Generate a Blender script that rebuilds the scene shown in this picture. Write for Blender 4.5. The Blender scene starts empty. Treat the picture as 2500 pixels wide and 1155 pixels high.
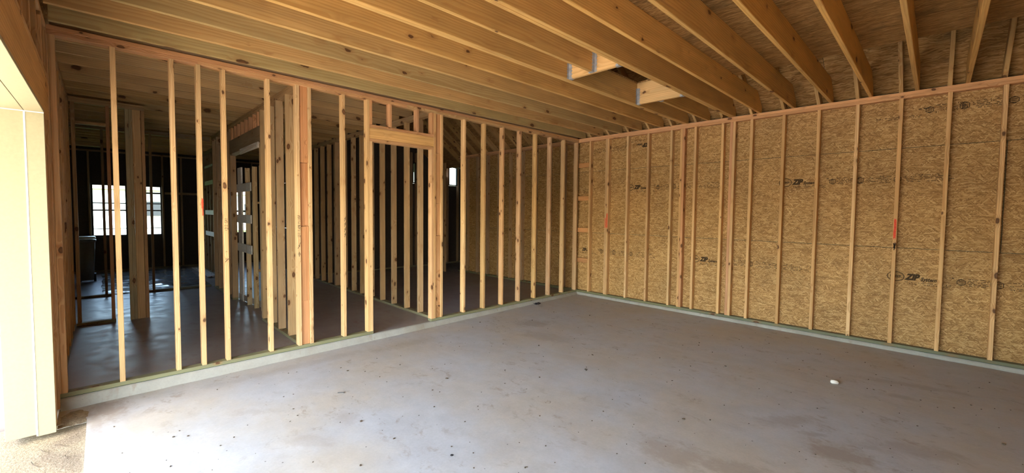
import bpy, bmesh, math, random
from mathutils import Vector, Matrix, noise as mnoise

random.seed(7)
S = bpy.context.scene
COL = S.collection

# ------------------------------------------------------------------ camera
cam_d = bpy.data.cameras.new('camera')
cam = bpy.data.objects.new('camera', cam_d)
COL.objects.link(cam)
S.camera = cam
F_PX = 1019.55
cam_d.sensor_fit = 'HORIZONTAL'
cam_d.sensor_width = 36.0
cam_d.lens = F_PX / 2500.0 * 36.0
cam_d.shift_y = -13.13 / 2500.0
cam_d.clip_start = 0.02
cam_d.clip_end = 500
YAW, PITCH, ROLL = 0.7935, -0.0449, 0.0098
fw = Vector((-math.sin(YAW) * math.cos(PITCH), math.cos(YAW) * math.cos(PITCH), math.sin(PITCH)))
rt = fw.cross(Vector((0, 0, 1))).normalized()
up = rt.cross(fw)
c_, s_ = math.cos(ROLL), math.sin(ROLL)
RT, UP = rt * c_ + up * s_, -rt * s_ + up * c_
m = Matrix((RT, UP, -fw)).transposed().to_4x4()
m.translation = Vector((5.1177, -6.9073, 1.6055))
cam.matrix_world = m

# ------------------------------------------------------------------ world, sun, exposure
SUN_DIR = Vector((0.30, -0.46, 0.83)).normalized()      # towards the sun
SUN_W = 10.0
SKY = 0.68
EXPO = 2.08
HAZE = 0.0
w = bpy.data.worlds.new('sky'); S.world = w
w.use_nodes = True
nt = w.node_tree; nt.nodes.clear()
o_ = nt.nodes.new('ShaderNodeOutputWorld'); bg = nt.nodes.new('ShaderNodeBackground')
sky = nt.nodes.new('ShaderNodeTexSky')
sky.sky_type = 'NISHITA'; sky.sun_disc = False
sky.sun_elevation = math.asin(SUN_DIR.z)
sky.sun_rotation = math.atan2(SUN_DIR.x, SUN_DIR.y)
sky.air_density = 1.3; sky.dust_density = 2.5; sky.ozone_density = 1.5
bg.inputs['Strength'].default_value = SKY
hz = nt.nodes.new('ShaderNodeMix'); hz.data_type = 'RGBA'; bw = nt.nodes.new('ShaderNodeRGBToBW')
hz.inputs[0].default_value = HAZE                        # bright haze takes part of the blue out of the whole sky
nt.links.new(sky.outputs[0], bw.inputs[0]); nt.links.new(sky.outputs[0], hz.inputs[6]); nt.links.new(bw.outputs[0], hz.inputs[7])
nt.links.new(hz.outputs[2], bg.inputs['Color']); nt.links.new(bg.outputs[0], o_.inputs['Surface'])
sun_d = bpy.data.lights.new('sun', 'SUN'); sun_d.energy = SUN_W; sun_d.angle = math.radians(0.6)
sun_d.color = (1.0, 0.95, 0.86)
sun = bpy.data.objects.new('sun', sun_d); COL.objects.link(sun)
sun.rotation_euler = (-SUN_DIR).to_track_quat('-Z', 'Y').to_euler()
sun.location = (20, 0, 30)
S.view_settings.view_transform = 'Standard'
S.view_settings.look = 'None'
S.view_settings.exposure = EXPO
S.view_settings.gamma = 1.0
S.view_settings.use_curve_mapping = False
S.cycles.diffuse_bounces = 6
S.cycles.max_bounces = 14

# ------------------------------------------------------------------ node helpers
class NT:
    def __init__(self, name):
        self.m = bpy.data.materials.new(name); self.m.use_nodes = True
        self.t = self.m.node_tree; self.t.nodes.clear()
        self.out = self.n('ShaderNodeOutputMaterial')
    def n(self, typ, **kw):
        nd = self.t.nodes.new(typ)
        for k, v in kw.items(): setattr(nd, k, v)
        return nd
    def l(self, a, b): self.t.links.new(a, b)
    def put(self, sock, v):
        if v is None: return
        if hasattr(v, 'is_linked') or hasattr(v, 'links'): self.l(v, sock)
        else: sock.default_value = v
    def math(self, op, a, b=None, c=None, clamp=False):
        nd = self.n('ShaderNodeMath', operation=op); nd.use_clamp = clamp
        self.put(nd.inputs[0], a); self.put(nd.inputs[1], b)
        if c is not None: self.put(nd.inputs[2], c)
        return nd.outputs[0]
    def vmath(self, op, a, b=None):
        nd = self.n('ShaderNodeVectorMath', operation=op)
        self.put(nd.inputs[0], a); self.put(nd.inputs[1], b)
        return nd.outputs[1] if op in ('LENGTH', 'DOT_PRODUCT', 'DISTANCE') else nd.outputs[0]
    def mix(self, f, a, b, blend='MIX'):
        nd = self.n('ShaderNodeMix', data_type='RGBA', blend_type=blend)
        self.put(nd.inputs[0], f); self.put(nd.inputs[6], a); self.put(nd.inputs[7], b)
        return nd.outputs[2]
    def ramp(self, f, stops, interp='LINEAR'):
        nd = self.n('ShaderNodeValToRGB'); r = nd.color_ramp; r.interpolation = interp
        while len(r.elements) < len(stops): r.elements.new(0.5)
        for e, (p, c) in zip(r.elements, stops):
            e.position = p; e.color = c if len(c) == 4 else (*c, 1)
        self.put(nd.inputs[0], f)
        return nd.outputs[0]
    def mr(self, v, a, b, c=0.0, d=1.0, smooth=False):
        nd = self.n('ShaderNodeMapRange'); nd.interpolation_type = 'SMOOTHSTEP' if smooth else 'LINEAR'
        self.put(nd.inputs[0], v); self.put(nd.inputs[1], a); self.put(nd.inputs[2], b); self.put(nd.inputs[3], c); self.put(nd.inputs[4], d)
        return nd.outputs[0]
    def noise(self, vec, scale, detail=3.0, rough=0.5, dist=0.0):
        nd = self.n('ShaderNodeTexNoise'); self.put(nd.inputs['Vector'], vec)
        nd.inputs['Scale'].default_value = scale; nd.inputs['Detail'].default_value = detail
        nd.inputs['Roughness'].default_value = rough; nd.inputs['Distortion'].default_value = dist
        return nd.outputs[0], nd.outputs[1]
    def sep(self, v):
        nd = self.n('ShaderNodeSeparateXYZ'); self.l(v, nd.inputs[0]); return nd.outputs
    def comb(self, x, y, z):
        nd = self.n('ShaderNodeCombineXYZ')
        for i, q in enumerate((x, y, z)): self.put(nd.inputs[i], q)
        return nd.outputs[0]
    def bsdf(self, color, rough=0.7, spec=0.3, bump=None, bump_s=0.2, bump_d=0.01, metal=0.0):
        b = self.n('ShaderNodeBsdfPrincipled')
        self.put(b.inputs['Base Color'], color if not isinstance(color, tuple) or len(color) == 4 else (*color, 1))
        self.put(b.inputs['Roughness'], rough)
        b.inputs['Specular IOR Level'].default_value = spec
        self.put(b.inputs['Metallic'], metal)
        if bump is not None:
            bn = self.n('ShaderNodeBump'); bn.inputs['Strength'].default_value = bump_s; bn.inputs['Distance'].default_value = bump_d
            self.l(bump, bn.inputs['Height']); self.l(bn.outputs[0], b.inputs['Normal'])
        self.l(b.outputs[0], self.out.inputs['Surface'])
        return b

def simple(name, color, rough=0.6, spec=0.3, metal=0.0, grain=0.12, gscale=40):
    k = NT(name); tc = k.n('ShaderNodeTexCoord')
    f, _ = k.noise(tc.outputs['Object'], gscale, 3)
    g = k.mr(f, 0.25, 0.75, 1 - grain, 1 + grain)
    col = k.vmath('MULTIPLY', color[:3], k.comb(g, g, g))
    k.bsdf(col, rough, spec, metal=metal)
    return k.m

# lumber: the colour of each board is the object colour; grain, rings and knots are procedural along local Z
def make_lumber(name, knot_scale, knot_r, ring=0.010, late_f=0.55, wob=0.035):
    k = NT(name)
    tc = k.n('ShaderNodeTexCoord'); oi = k.n('ShaderNodeObjectInfo')
    P = tc.outputs['Object']
    seed = k.math('MULTIPLY', oi.outputs['Random'], 57.0)
    off = k.comb(seed, k.math('MULTIPLY', seed, 1.7), k.math('MULTIPLY', seed, 2.3))
    Q = k.vmath('ADD', P, off)
    x, y, z = k.sep(P)
    # knots
    K = k.vmath('MULTIPLY', Q, (knot_scale, knot_scale, knot_scale * 0.55))
    wn, wc = k.noise(Q, 18, 2)
    K2 = k.vmath('ADD', K, k.vmath('MULTIPLY', k.vmath('SUBTRACT', wc, (0.5, 0.5, 0.5)), (0.16, 0.16, 0.16)))
    vo = k.n('ShaderNodeTexVoronoi'); vo.inputs['Scale'].default_value = 1.0; k.l(K2, vo.inputs['Vector'])
    kd = k.math('DIVIDE', vo.outputs['Distance'], knot_scale)
    ksz = k.mr(k.sep(vo.outputs['Color'])[0], 0.0, 1.0, 0.15, 1.0)
    kr = k.math('MULTIPLY', ksz, knot_r)
    kn = k.math('DIVIDE', kd, kr)                        # <1 inside the knot
    knot = k.mr(kn, 0.75, 1.15, 1.0, 0.0, True)
    halo = k.mr(kn, 0.8, 3.2, 1.0, 0.0, True)
    # growth rings round an off-centre pith, bending round the knots
    pxo = k.math('ADD', k.mr(oi.outputs['Random'], 0, 1, -0.13, 0.05), k.math('MULTIPLY', z, k.mr(k.math('FRACT', k.math('MULTIPLY', seed, 3.1)), 0, 1, -0.010, 0.010)))
    pyo = k.math('MULTIPLY', k.math('SUBTRACT', k.math('FRACT', k.math('MULTIPLY', seed, 7.7)), 0.5), 0.09)
    lown, lowc = k.noise(k.vmath('MULTIPLY', Q, (3.0, 3.0, 0.7)), 1.0, 2)
    r = k.vmath('LENGTH', k.comb(k.math('ADD', x, pxo), k.math('ADD', y, pyo), 0.0))
    r = k.math('ADD', r, k.math('MULTIPLY', k.math('SUBTRACT', lown, 0.5), wob))
    r = k.math('ADD', r, k.math('MULTIPLY', halo, 0.012))
    ph = k.math('DIVIDE', r, ring)
    fr = k.math('FRACT', ph)
    late = k.math('MULTIPLY', k.mr(fr, 0.25, 0.86, 0, 1, True), k.mr(fr, 0.90, 1.0, 1, 0))
    fib, _ = k.noise(k.vmath('MULTIPLY', Q, (260, 260, 4)), 1.0, 2, 0.6)
    blot, _ = k.noise(k.vmath('MULTIPLY', Q, (9, 9, 1.6)), 1.0, 3)
    base = oi.outputs['Color']
    dark = k.mix(1.0, base, (0.66, 0.50, 0.34, 1), 'MULTIPLY')
    col = k.mix(k.math('MULTIPLY', late, late_f), base, dark)
    g = k.mr(fib, 0.3, 0.7, 0.90, 1.07)
    g = k.math('MULTIPLY', g, k.mr(blot, 0.3, 0.7, 0.86, 1.10))
    col = k.mix(1.0, col, k.comb(g, g, g), 'MULTIPLY')
    # grey weathering streaks
    st, _ = k.noise(k.vmath('MULTIPLY', k.vmath('ADD', Q, (31, 7, 3)), (14, 14, 0.9)), 1.0, 3, 0.6)
    grey = k.math('MULTIPLY', k.mr(st, 0.56, 0.78, 0, 0.55, True), k.mr(k.math('FRACT', k.math('MULTIPLY', seed, 11.3)), 0.35, 1.0, 0, 1))
    col = k.mix(grey, col, (0.22, 0.165, 0.10, 1))
    halo_f = k.math('MULTIPLY', k.math('MULTIPLY', halo, halo), 0.40)
    col = k.mix(halo_f, col, (0.33, 0.15, 0.05, 1))
    col = k.mix(k.math('MULTIPLY', knot, 0.92), col, k.mix(k.mr(kn, 0.2, 0.95), (0.16, 0.070, 0.028, 1), (0.055, 0.022, 0.010, 1)))
    hgt = k.math('ADD', k.math('MULTIPLY', late, 0.6), k.math('MULTIPLY', fib, 0.5))
    k.bsdf(col, 0.62, 0.25, hgt, 0.12, 0.002)
    return k.m

# oriented strand board: three layers of long flakes, the topmost flake of each spot wins
def make_osb(name, tones, angs=(0.02, -0.8, 0.85), Ls=(0.066, 0.058, 0.055), Ws=(0.0075, 0.0075, 0.007), grime=0.0, rough=0.6):
    k = NT(name)
    tc = k.n('ShaderNodeTexCoord'); oi = k.n('ShaderNodeObjectInfo')
    seed = k.math('MULTIPLY', oi.outputs['Random'], 91.0)
    P = k.vmath('ADD', tc.outputs['Object'], k.comb(seed, k.math('MULTIPLY', seed, 1.37), 0.0))
    _, wc = k.noise(P, 6.5, 3)
    P = k.vmath('ADD', P, k.vmath('MULTIPLY', k.vmath('SUBTRACT', wc, (0.5, 0.5, 0.5)), (0.05, 0.075, 0.0)))
    x, y, z = k.sep(P)
    best_h = best_t = None
    for i, (a, L, W) in enumerate(zip(angs, Ls, Ws)):
        ca, sa = math.cos(a), math.sin(a)
        u = k.math('ADD', k.math('MULTIPLY', x, ca), k.math('MULTIPLY', y, sa))
        v = k.math('SUBTRACT', k.math('MULTIPLY', y, ca), k.math('MULTIPLY', x, sa))
        vo = k.n('ShaderNodeTexVoronoi', voronoi_dimensions='2D'); vo.inputs['Scale'].default_value = 1.0
        k.l(k.comb(k.math('ADD', k.math('DIVIDE', u, L), i * 17.3), k.math('ADD', k.math('DIVIDE', v, W), i * 5.1), 0.0), vo.inputs['Vector'])
        cr = k.sep(vo.outputs['Color'])
        h = k.math('ADD', cr[0], (0.16, 0.02, 0.0)[i]); t = cr[1]
        fibre, _ = k.noise(k.comb(k.math('MULTIPLY', u, 9), k.math('MULTIPLY', v, 300), i * 3.0), 1.0, 2)
        t = k.math('ADD', t, k.math('MULTIPLY', k.math('SUBTRACT', fibre, 0.5), 0.45))
        t = k.math('SUBTRACT', t, k.math('MULTIPLY', vo.outputs['Distance'], 0.22))
        if best_h is None: best_h, best_t = h, t
        else:
            g = k.math('GREATER_THAN', h, best_h)
            best_h = k.math('MAXIMUM', h, best_h)
            mx = k.n('ShaderNodeMix', data_type='FLOAT'); k.put(mx.inputs[0], g); k.put(mx.inputs[2], best_t); k.put(mx.inputs[3], t)
            best_t = mx.outputs[0]
    col = k.ramp(best_t, [(0.0, tones[0]), (0.30, tones[1]), (0.62, tones[2]), (1.0, tones[3])])
    big, _ = k.noise(P, 1.6, 3)
    g = k.mr(big, 0.3, 0.7, 0.88, 1.10)
    col = k.mix(1.0, col, k.comb(g, g, g), 'MULTIPLY')
    dk, _ = k.noise(k.vmath('MULTIPLY', P, (1.0, 3.0, 1.0)), 38, 2, 0.5)
    spot = k.mr(dk, 0.65, 0.77, 0, 0.55, True)
    col = k.mix(spot, col, (0.10, 0.05, 0.018, 1))
    if grime:
        gr, _ = k.noise(P, 2.3, 5, 0.65)
        col = k.mix(k.mr(gr, 0.52, 0.72, 0, grime, True), col, (0.10, 0.065, 0.03, 1))
    k.bsdf(col, rough, 0.25, k.math('ADD', best_h, k.math('MULTIPLY', best_t, 0.3)), 0.35, 0.003)
    return k.m

def make_concrete(name, base, warm, stains=(), rough=(0.5, 0.72), dirt=0.5, gscale=1.0, dirt_col=(0.235, 0.125, 0.072)):
    k = NT(name)
    geo = k.n('ShaderNodeTexCoord'); P = geo.outputs['Object']
    a, _ = k.noise(P, 0.9, 5, 0.6); b, _ = k.noise(P, 5.5, 5, 0.6); c, _ = k.noise(P, 55, 3, 0.6)
    col = k.mix(k.mr(a, 0.32, 0.68, 0, 1, True), (*base, 1), (*warm, 1))
    g = k.math('MULTIPLY', k.mr(b, 0.3, 0.7, 0.90, 1.08), k.mr(c, 0.25, 0.75, 0.95, 1.05))
    col = k.mix(1.0, col, k.comb(g, g, g), 'MULTIPLY')
    # trowel arcs
    sw, _ = k.noise(k.vmath('MULTIPLY', P, (0.6, 2.2, 1)), 1.4, 4, 0.6, 1.2)
    col = k.mix(k.mr(sw, 0.52, 0.72, 0, 0.22, True), col, (base[0] * 1.18, base[1] * 1.18, base[2] * 1.16, 1))
    # muddy boot prints and smears
    m1, _ = k.noise(k.vmath('MULTIPLY', P, (1.0, 1.35, 1)), 1.15, 3, 0.55)
    m2, _ = k.noise(k.vmath('MULTIPLY', P, (3.0, 4.4, 1)), 2.0, 4, 0.68, 0.4)
    m3, _ = k.noise(P, 26, 3, 0.7)
    mud = k.math('MULTIPLY', k.mr(m2, 0.535, 0.66, 0, 1, True), k.mr(m1, 0.42, 0.60, 0.12, 1, True))
    mud = k.math('MULTIPLY', mud, k.mr(m3, 0.36, 0.58, 0.15, 1, True))
    msk = k.math('MULTIPLY', mud, dirt)
    for (sx, sy, rx, ry, ang, amt) in stains:
        d = k.vmath('SUBTRACT', P, (sx, sy, 0))
        dx, dy, _z = k.sep(d)
        ca, sa = math.cos(ang), math.sin(ang)
        u = k.math('DIVIDE', k.math('ADD', k.math('MULTIPLY', dx, ca), k.math('MULTIPLY', dy, sa)), rx)
        v = k.math('DIVIDE', k.math('SUBTRACT', k.math('MULTIPLY', dy, ca), k.math('MULTIPLY', dx, sa)), ry)
        q = k.math('ADD', k.vmath('LENGTH', k.comb(u, v, 0.0)), k.math('MULTIPLY', k.math('SUBTRACT', m2, 0.5), 2.2))
        q = k.math('ADD', q, k.math('MULTIPLY', k.math('SUBTRACT', m3, 0.5), 0.9))
        msk = k.math('MAXIMUM', msk, k.mr(q, 0.35, 1.25, amt * 0.62, 0, True))
    col = k.mix(msk, col, (*dirt_col, 1))
    # small pits and specks
    vo = k.n('ShaderNodeTexVoronoi'); vo.inputs['Scale'].default_value = 9.0 * gscale; k.l(P, vo.inputs['Vector'])
    sel = k.sep(vo.outputs['Color'])
    sp = k.math('MULTIPLY', k.mr(vo.outputs['Distance'], 0.03, 0.065, 1, 0), k.mr(sel[0], 0.55, 0.6, 0, 0.8))
    col = k.mix(sp, col, (0.06, 0.05, 0.04, 1))
    rg = k.mr(b, 0.3, 0.7, rough[0], rough[1])
    rg = k.math('ADD', rg, k.math('MULTIPLY', msk, 0.25))
    k.bsdf(col, rg, 0.4, k.math('ADD', c, k.math('MULTIPLY', msk, 0.8)), 0.08, 0.004)
    return k.m

M_LUM = make_lumber('pine_lumber', 9.8, 0.0215)
M_JOIST = make_lumber('pine_joist', 5.3, 0.037, 0.021, 0.38, 0.085)
M_OSB = make_osb('strand_board', [(0.255, 0.138, 0.046), (0.375, 0.214, 0.073), (0.462, 0.278, 0.103), (0.64, 0.44, 0.205)])
M_DECK = make_osb('strand_board_deck', [(0.22, 0.12, 0.04), (0.34, 0.19, 0.068), (0.42, 0.25, 0.095), (0.54, 0.35, 0.16)],
                  angs=(0.0, -0.20, 0.22), Ls=(0.12, 0.10, 0.09), Ws=(0.010, 0.011, 0.010), grime=0.55)
M_FLOOR = make_concrete('garage_concrete', (0.435, 0.450, 0.462), (0.450, 0.412, 0.345), stains=[
    (4.32, -2.97, 0.28, 0.10, 0.9, 0.55), (4.70, -3.24, 0.22, 0.17, 0.4, 0.85), (5.06, -2.80, 0.36, 0.12, 0.6, 0.5), (5.02, -1.26, 0.5, 0.07, 0.25, 0.5),
    (4.52, -3.05, 0.10, 0.045, 0.5, 0.6), (3.87, -4.08, 0.28, 0.18, 0.3, 0.6), (4.2, -3.97, 0.26, 0.10, 0.5, 0.6), (0.9, -2.3, 0.30, 0.20, 0.9, 0.6),
    (1.5, -2.65, 0.45, 0.20, 0.3, 0.45), (1.14, -6.05, 0.22, 0.07, 0.8, 0.4), (1.78, -5.5, 0.14, 0.10, 0.0, 0.4), (4.95, -1.69, 0.13, 0.06, 0.1, 0.5),
    (1.95, -5.85, 0.22, 0.08, 0.8, 0.35), (0.25, -6.9, 0.30, 0.14, 0.2, 0.8), (0.5, -6.98, 0.30, 0.07, 0.0, 0.6), (0.45, -4.2, 0.45, 0.13, 1.5, 0.4),
    (0.30, -5.4, 0.9, 0.10, 1.55, 0.30)], dirt=0.44, dirt_col=(0.25, 0.175, 0.11))
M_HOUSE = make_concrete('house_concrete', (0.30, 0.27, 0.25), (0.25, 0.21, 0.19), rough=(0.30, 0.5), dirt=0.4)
M_CURB = make_concrete('curb_concrete', (0.37, 0.375, 0.34), (0.30, 0.285, 0.24), rough=(0.6, 0.8), dirt=0.55, gscale=3.0, dirt_col=(0.24, 0.17, 0.11))
M_CREAM = simple('cream_paint', (0.345, 0.315, 0.20), 0.55, 0.3, grain=0.04, gscale=60)
M_CAULK = simple('white_caulk', (0.88, 0.88, 0.84), 0.5, grain=0.02)
M_GALV = simple('galvanized_steel', (0.40, 0.43, 0.47), 0.40, 0.5, metal=0.25, grain=0.25, gscale=30)
M_INK = simple('black_ink', (0.035, 0.028, 0.022), 0.8, 0.1)
M_PRINT = simple('brown_print_ink', (0.060, 0.040, 0.022), 0.85, 0.1, grain=0.35, gscale=160)
M_REDP = simple('red_marking_paint', (0.72, 0.075, 0.030), 0.6, 0.3, grain=0.35, gscale=90)
M_GASKET = simple('green_sill_gasket', (0.035, 0.085, 0.075), 0.7)
M_WHITE = simple('white_board', (0.70, 0.70, 0.66), 0.6)
M_FOAM = simple('white_foam', (0.80, 0.78, 0.70), 0.8, grain=0.08)
M_BLACK = simple('black_window_vinyl', (0.030, 0.032, 0.035), 0.45)
M_BIN = simple('grey_plastic', (0.22, 0.22, 0.19), 0.42, 0.4, grain=0.08, gscale=15)
M_BINLID = simple('pale_grey_plastic', (0.55, 0.56, 0.52), 0.42, 0.4, grain=0.08, gscale=15)
M_IRON = simple('dark_steel', (0.035, 0.035, 0.037), 0.5, 0.4, metal=0.1)
M_LEAF = simple('dry_leaf', (0.11, 0.075, 0.040), 0.85, grain=0.5, gscale=90)
M_WRAP = simple('dark_plastic_wrap', (0.070, 0.065, 0.085), 0.25, 0.5, grain=0.3)
M_STICK = simple('weathered_stick', (0.10, 0.075, 0.05), 0.9, grain=0.4, gscale=80)
M_BLUE = simple('blue_plastic', (0.03, 0.06, 0.30), 0.4)
M_STONE = simple('dark_rubble', (0.13, 0.115, 0.105), 0.85, grain=0.4, gscale=12)
M_SIDING = simple('white_siding', (0.72, 0.73, 0.72), 0.7, grain=0.03)
M_ROOFING = simple('brown_shingle', (0.17, 0.14, 0.115), 0.9, grain=0.2)
M_DIM_SHEATH = simple('dimmed_dark_sheathing', (0.085, 0.070, 0.058), 0.85, 0.15, grain=0.2)  # dark sheathing, with the dimness of the far rooms also put into its colour
M_STRAW = simple('straw', (0.62, 0.50, 0.20), 0.8, grain=0.2)

k = NT('dirt_and_sawdust')
tc = k.n('ShaderNodeTexCoord')
a, _ = k.noise(tc.outputs['Object'], 60, 4, 0.7); b, _ = k.noise(tc.outputs['Object'], 3, 4)
col = k.mix(k.mr(b, 0.35, 0.65), (0.27, 0.215, 0.15, 1), (0.38, 0.31, 0.20, 1))
g = k.mr(a, 0.25, 0.75, 0.55, 1.30); col = k.mix(1.0, col, k.comb(g, g, g), 'MULTIPLY')
k.bsdf(col, 0.95, 0.1, a, 0.8, 0.01); M_DIRT = k.m
k = NT('ground_dirt_and_lawn')
tc = k.n('ShaderNodeTexCoord'); P = tc.outputs['Object']
x, y, z = k.sep(P)
a, _ = k.noise(P, 8, 5, 0.7); b, _ = k.noise(P, 0.35, 3)
dirt = k.mix(a, (0.34, 0.285, 0.22, 1), (0.50, 0.44, 0.355, 1))
lawn = k.mix(a, (0.035, 0.075, 0.014, 1), (0.085, 0.135, 0.03, 1))
far = k.math('MAXIMUM', k.mr(k.math('ADD', x, k.math('MULTIPLY', b, 2.0)), -9.5, -11.5, 0, 1), k.mr(y, -22, -25, 0, 1))
far = k.math('MAXIMUM', far, k.mr(k.math('ADD', y, k.math('MULTIPLY', x, -0.35)), -5.2, -4.4, 0, k.mr(x, -4.0, -5.5, 0, 1)))
k.bsdf(k.mix(far, dirt, lawn), 0.95, 0.1, a, 0.5, 0.03); M_GROUND = k.m
k = NT('window_glass')
tr = k.n('ShaderNodeBsdfTransparent'); gl = k.n('ShaderNodeBsdfGlossy'); gl.inputs['Roughness'].default_value = 0.02
tr.inputs[0].default_value = (0.93, 0.95, 0.94, 1); lw = k.n('ShaderNodeLayerWeight'); lw.inputs[0].default_value = 0.3
ms = k.n('ShaderNodeMixShader'); k.l(k.math('MULTIPLY', lw.outputs['Fresnel'], 0.6), ms.inputs[0]); k.l(tr.outputs[0], ms.inputs[1]); k.l(gl.outputs[0], ms.inputs[2])
k.l(ms.outputs[0], k.out.inputs[0]); M_GLASS = k.m

# ------------------------------------------------------------------ object helpers
WM = {}                                                    # world matrices of what has been linked
def link(o, parent=None, mw=None):
    mw = mw or Matrix()
    COL.objects.link(o)
    if parent is not None:
        o.parent = parent
        o.matrix_basis = WM[parent.name].inverted() @ mw
    else:
        o.matrix_basis = mw
    WM[o.name] = mw.copy()
    return o
def tag(o, label=None, cat=None, group=None, kind=None):
    if label: o['label'] = label
    if cat: o['category'] = cat
    if group: o['group'] = group
    if kind: o['kind'] = kind
    return o
def empty(name, loc, label=None, cat=None, group=None, kind=None):
    o = bpy.data.objects.new(name, None); o.empty_display_size = 0.1
    link(o, None, Matrix.Translation(Vector(loc)))
    return tag(o, label, cat, group, kind)
def mesh_obj(name, bm, mat, parent=None, mw=None, smooth=False):
    me = bpy.data.meshes.new(name); bm.normal_update(); bm.to_mesh(me); bm.free()
    me.materials.append(mat)
    if smooth:
        for p in me.polygons: p.use_smooth = True
    return link(bpy.data.objects.new(name, me), parent, mw)
_cache = {}
def board_mesh(t, w, L, mat, ch=0.003):
    key = (round(t, 4), round(w, 4), round(L, 3), mat.name)
    if key in _cache: return _cache[key]
    bm = bmesh.new(); a, b = t / 2, w / 2
    prof = [(-a + ch, -b), (a - ch, -b), (a, -b + ch), (a, b - ch), (a - ch, b), (-a + ch, b), (-a, b - ch), (-a, -b + ch)]
    lo = [bm.verts.new((x, y, 0)) for x, y in prof]; hi = [bm.verts.new((x, y, L)) for x, y in prof]
    bm.faces.new(lo[::-1]); bm.faces.new(hi)
    for i in range(8): bm.faces.new((lo[i], lo[(i + 1) % 8], hi[(i + 1) % 8], hi[i]))
    me = bpy.data.meshes.new('board'); bm.to_mesh(me); bm.free(); me.materials.append(mat)
    _cache[key] = me
    return me
def tint(base, v=0.10):
    g = 1 + random.uniform(-v, v); h = random.uniform(-0.05, 0.05)
    return (min(1, base[0] * g * (1 + h * 0.5)), min(1, base[1] * g), min(1, base[2] * g * (1 - h * 1.5)), 1)
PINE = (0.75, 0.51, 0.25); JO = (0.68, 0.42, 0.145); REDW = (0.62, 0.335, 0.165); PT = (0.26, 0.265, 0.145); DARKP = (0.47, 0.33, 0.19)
def board(name, parent, p0, p1, wdir, w=0.089, t=0.0381, base=PINE, mat=None, var=0.10, label=None):
    """A board whose centre line runs p0 -> p1, its width w along wdir."""
    p0, p1 = Vector(p0), Vector(p1); d = p1 - p0; L = d.length
    zd = d / L; yd = Vector(wdir); yd = (yd - zd * yd.dot(zd)).normalized(); xd = yd.cross(zd)
    mw = Matrix((xd, yd, zd)).transposed().to_4x4(); mw.translation = p0
    o = bpy.data.objects.new(name, board_mesh(t, w, L, mat or M_LUM))
    o.color = tint(base, var)
    link(o, parent, mw)
    if label: o['label'] = label
    return o
def box(name, parent, lo, hi, mat, bevel=0.0, mw=None, local_xy=None):
    lo, hi = Vector(lo), Vector(hi); c = (lo + hi) / 2; s = hi - lo
    bm = bmesh.new(); bmesh.ops.create_cube(bm, size=1.0)
    for v in bm.verts: v.co = Vector((v.co.x * s.x, v.co.y * s.y, v.co.z * s.z))
    if bevel: bmesh.ops.bevel(bm, geom=bm.edges[:], offset=bevel, segments=1, affect='EDGES')
    return mesh_obj(name, bm, mat, parent, (mw or Matrix()) @ Matrix.Translation(c))
def panel(name, parent, origin, ux, uy, sx, sy, t, mat, gap=0.0024):
    """A sheet of board: local x along ux (strong axis), local y along uy, thickness t along ux x uy, origin at its lower corner."""
    ux, uy = Vector(ux).normalized(), Vector(uy).normalized(); uz = ux.cross(uy)
    mw = Matrix((ux, uy, uz)).transposed().to_4x4()
    mw.translation = Vector(origin) + ux * sx / 2 + uy * sy / 2 + uz * t / 2
    bm = bmesh.new(); bmesh.ops.create_cube(bm, size=1.0)
    for v in bm.verts: v.co = Vector((v.co.x * (sx - gap * 2), v.co.y * (sy - gap * 2), v.co.z * t))
    bmesh.ops.bevel(bm, geom=bm.edges[:], offset=0.0012, segments=1, affect='EDGES')
    return mesh_obj(name, bm, mat, parent, mw)
def text(name, parent, s, size, mw, mat, shear=0.0, off=0.0, sx=1.0, align='LEFT'):
    cu = bpy.data.curves.new(name, 'FONT'); cu.body = s; cu.size = size; cu.shear = shear; cu.offset = off
    cu.extrude = 0.0003; cu.align_x = align; cu.align_y = 'CENTER'; cu.materials.append(mat); cu.resolution_u = 3
    return link(bpy.data.objects.new(name, cu), parent, mw @ Matrix.Diagonal((sx, 1, 1, 1)))
def frame3(o, xd, yd):
    xd, yd = Vector(xd).normalized(), Vector(yd).normalized()
    mw = Matrix((xd, yd, xd.cross(yd))).transposed().to_4x4(); mw.translation = Vector(o); return mw

HS = 3.018; TOP = 3.094; PL = 0.0381
def fz(y): return -0.048 - 0.0075 * max(0.0, -y)           # garage slab falls towards the door

# ------------------------------------------------------------------ ground, slabs, curbs
bm = bmesh.new(); bmesh.ops.create_grid(bm, x_segments=2, y_segments=2, size=90)
g = mesh_obj('ground', bm, M_GROUND, None, Matrix.Translation((-5, -10, -0.20))); tag(g, 'bare pale dirt and green lawn around the house', None, None, 'structure')

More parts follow.
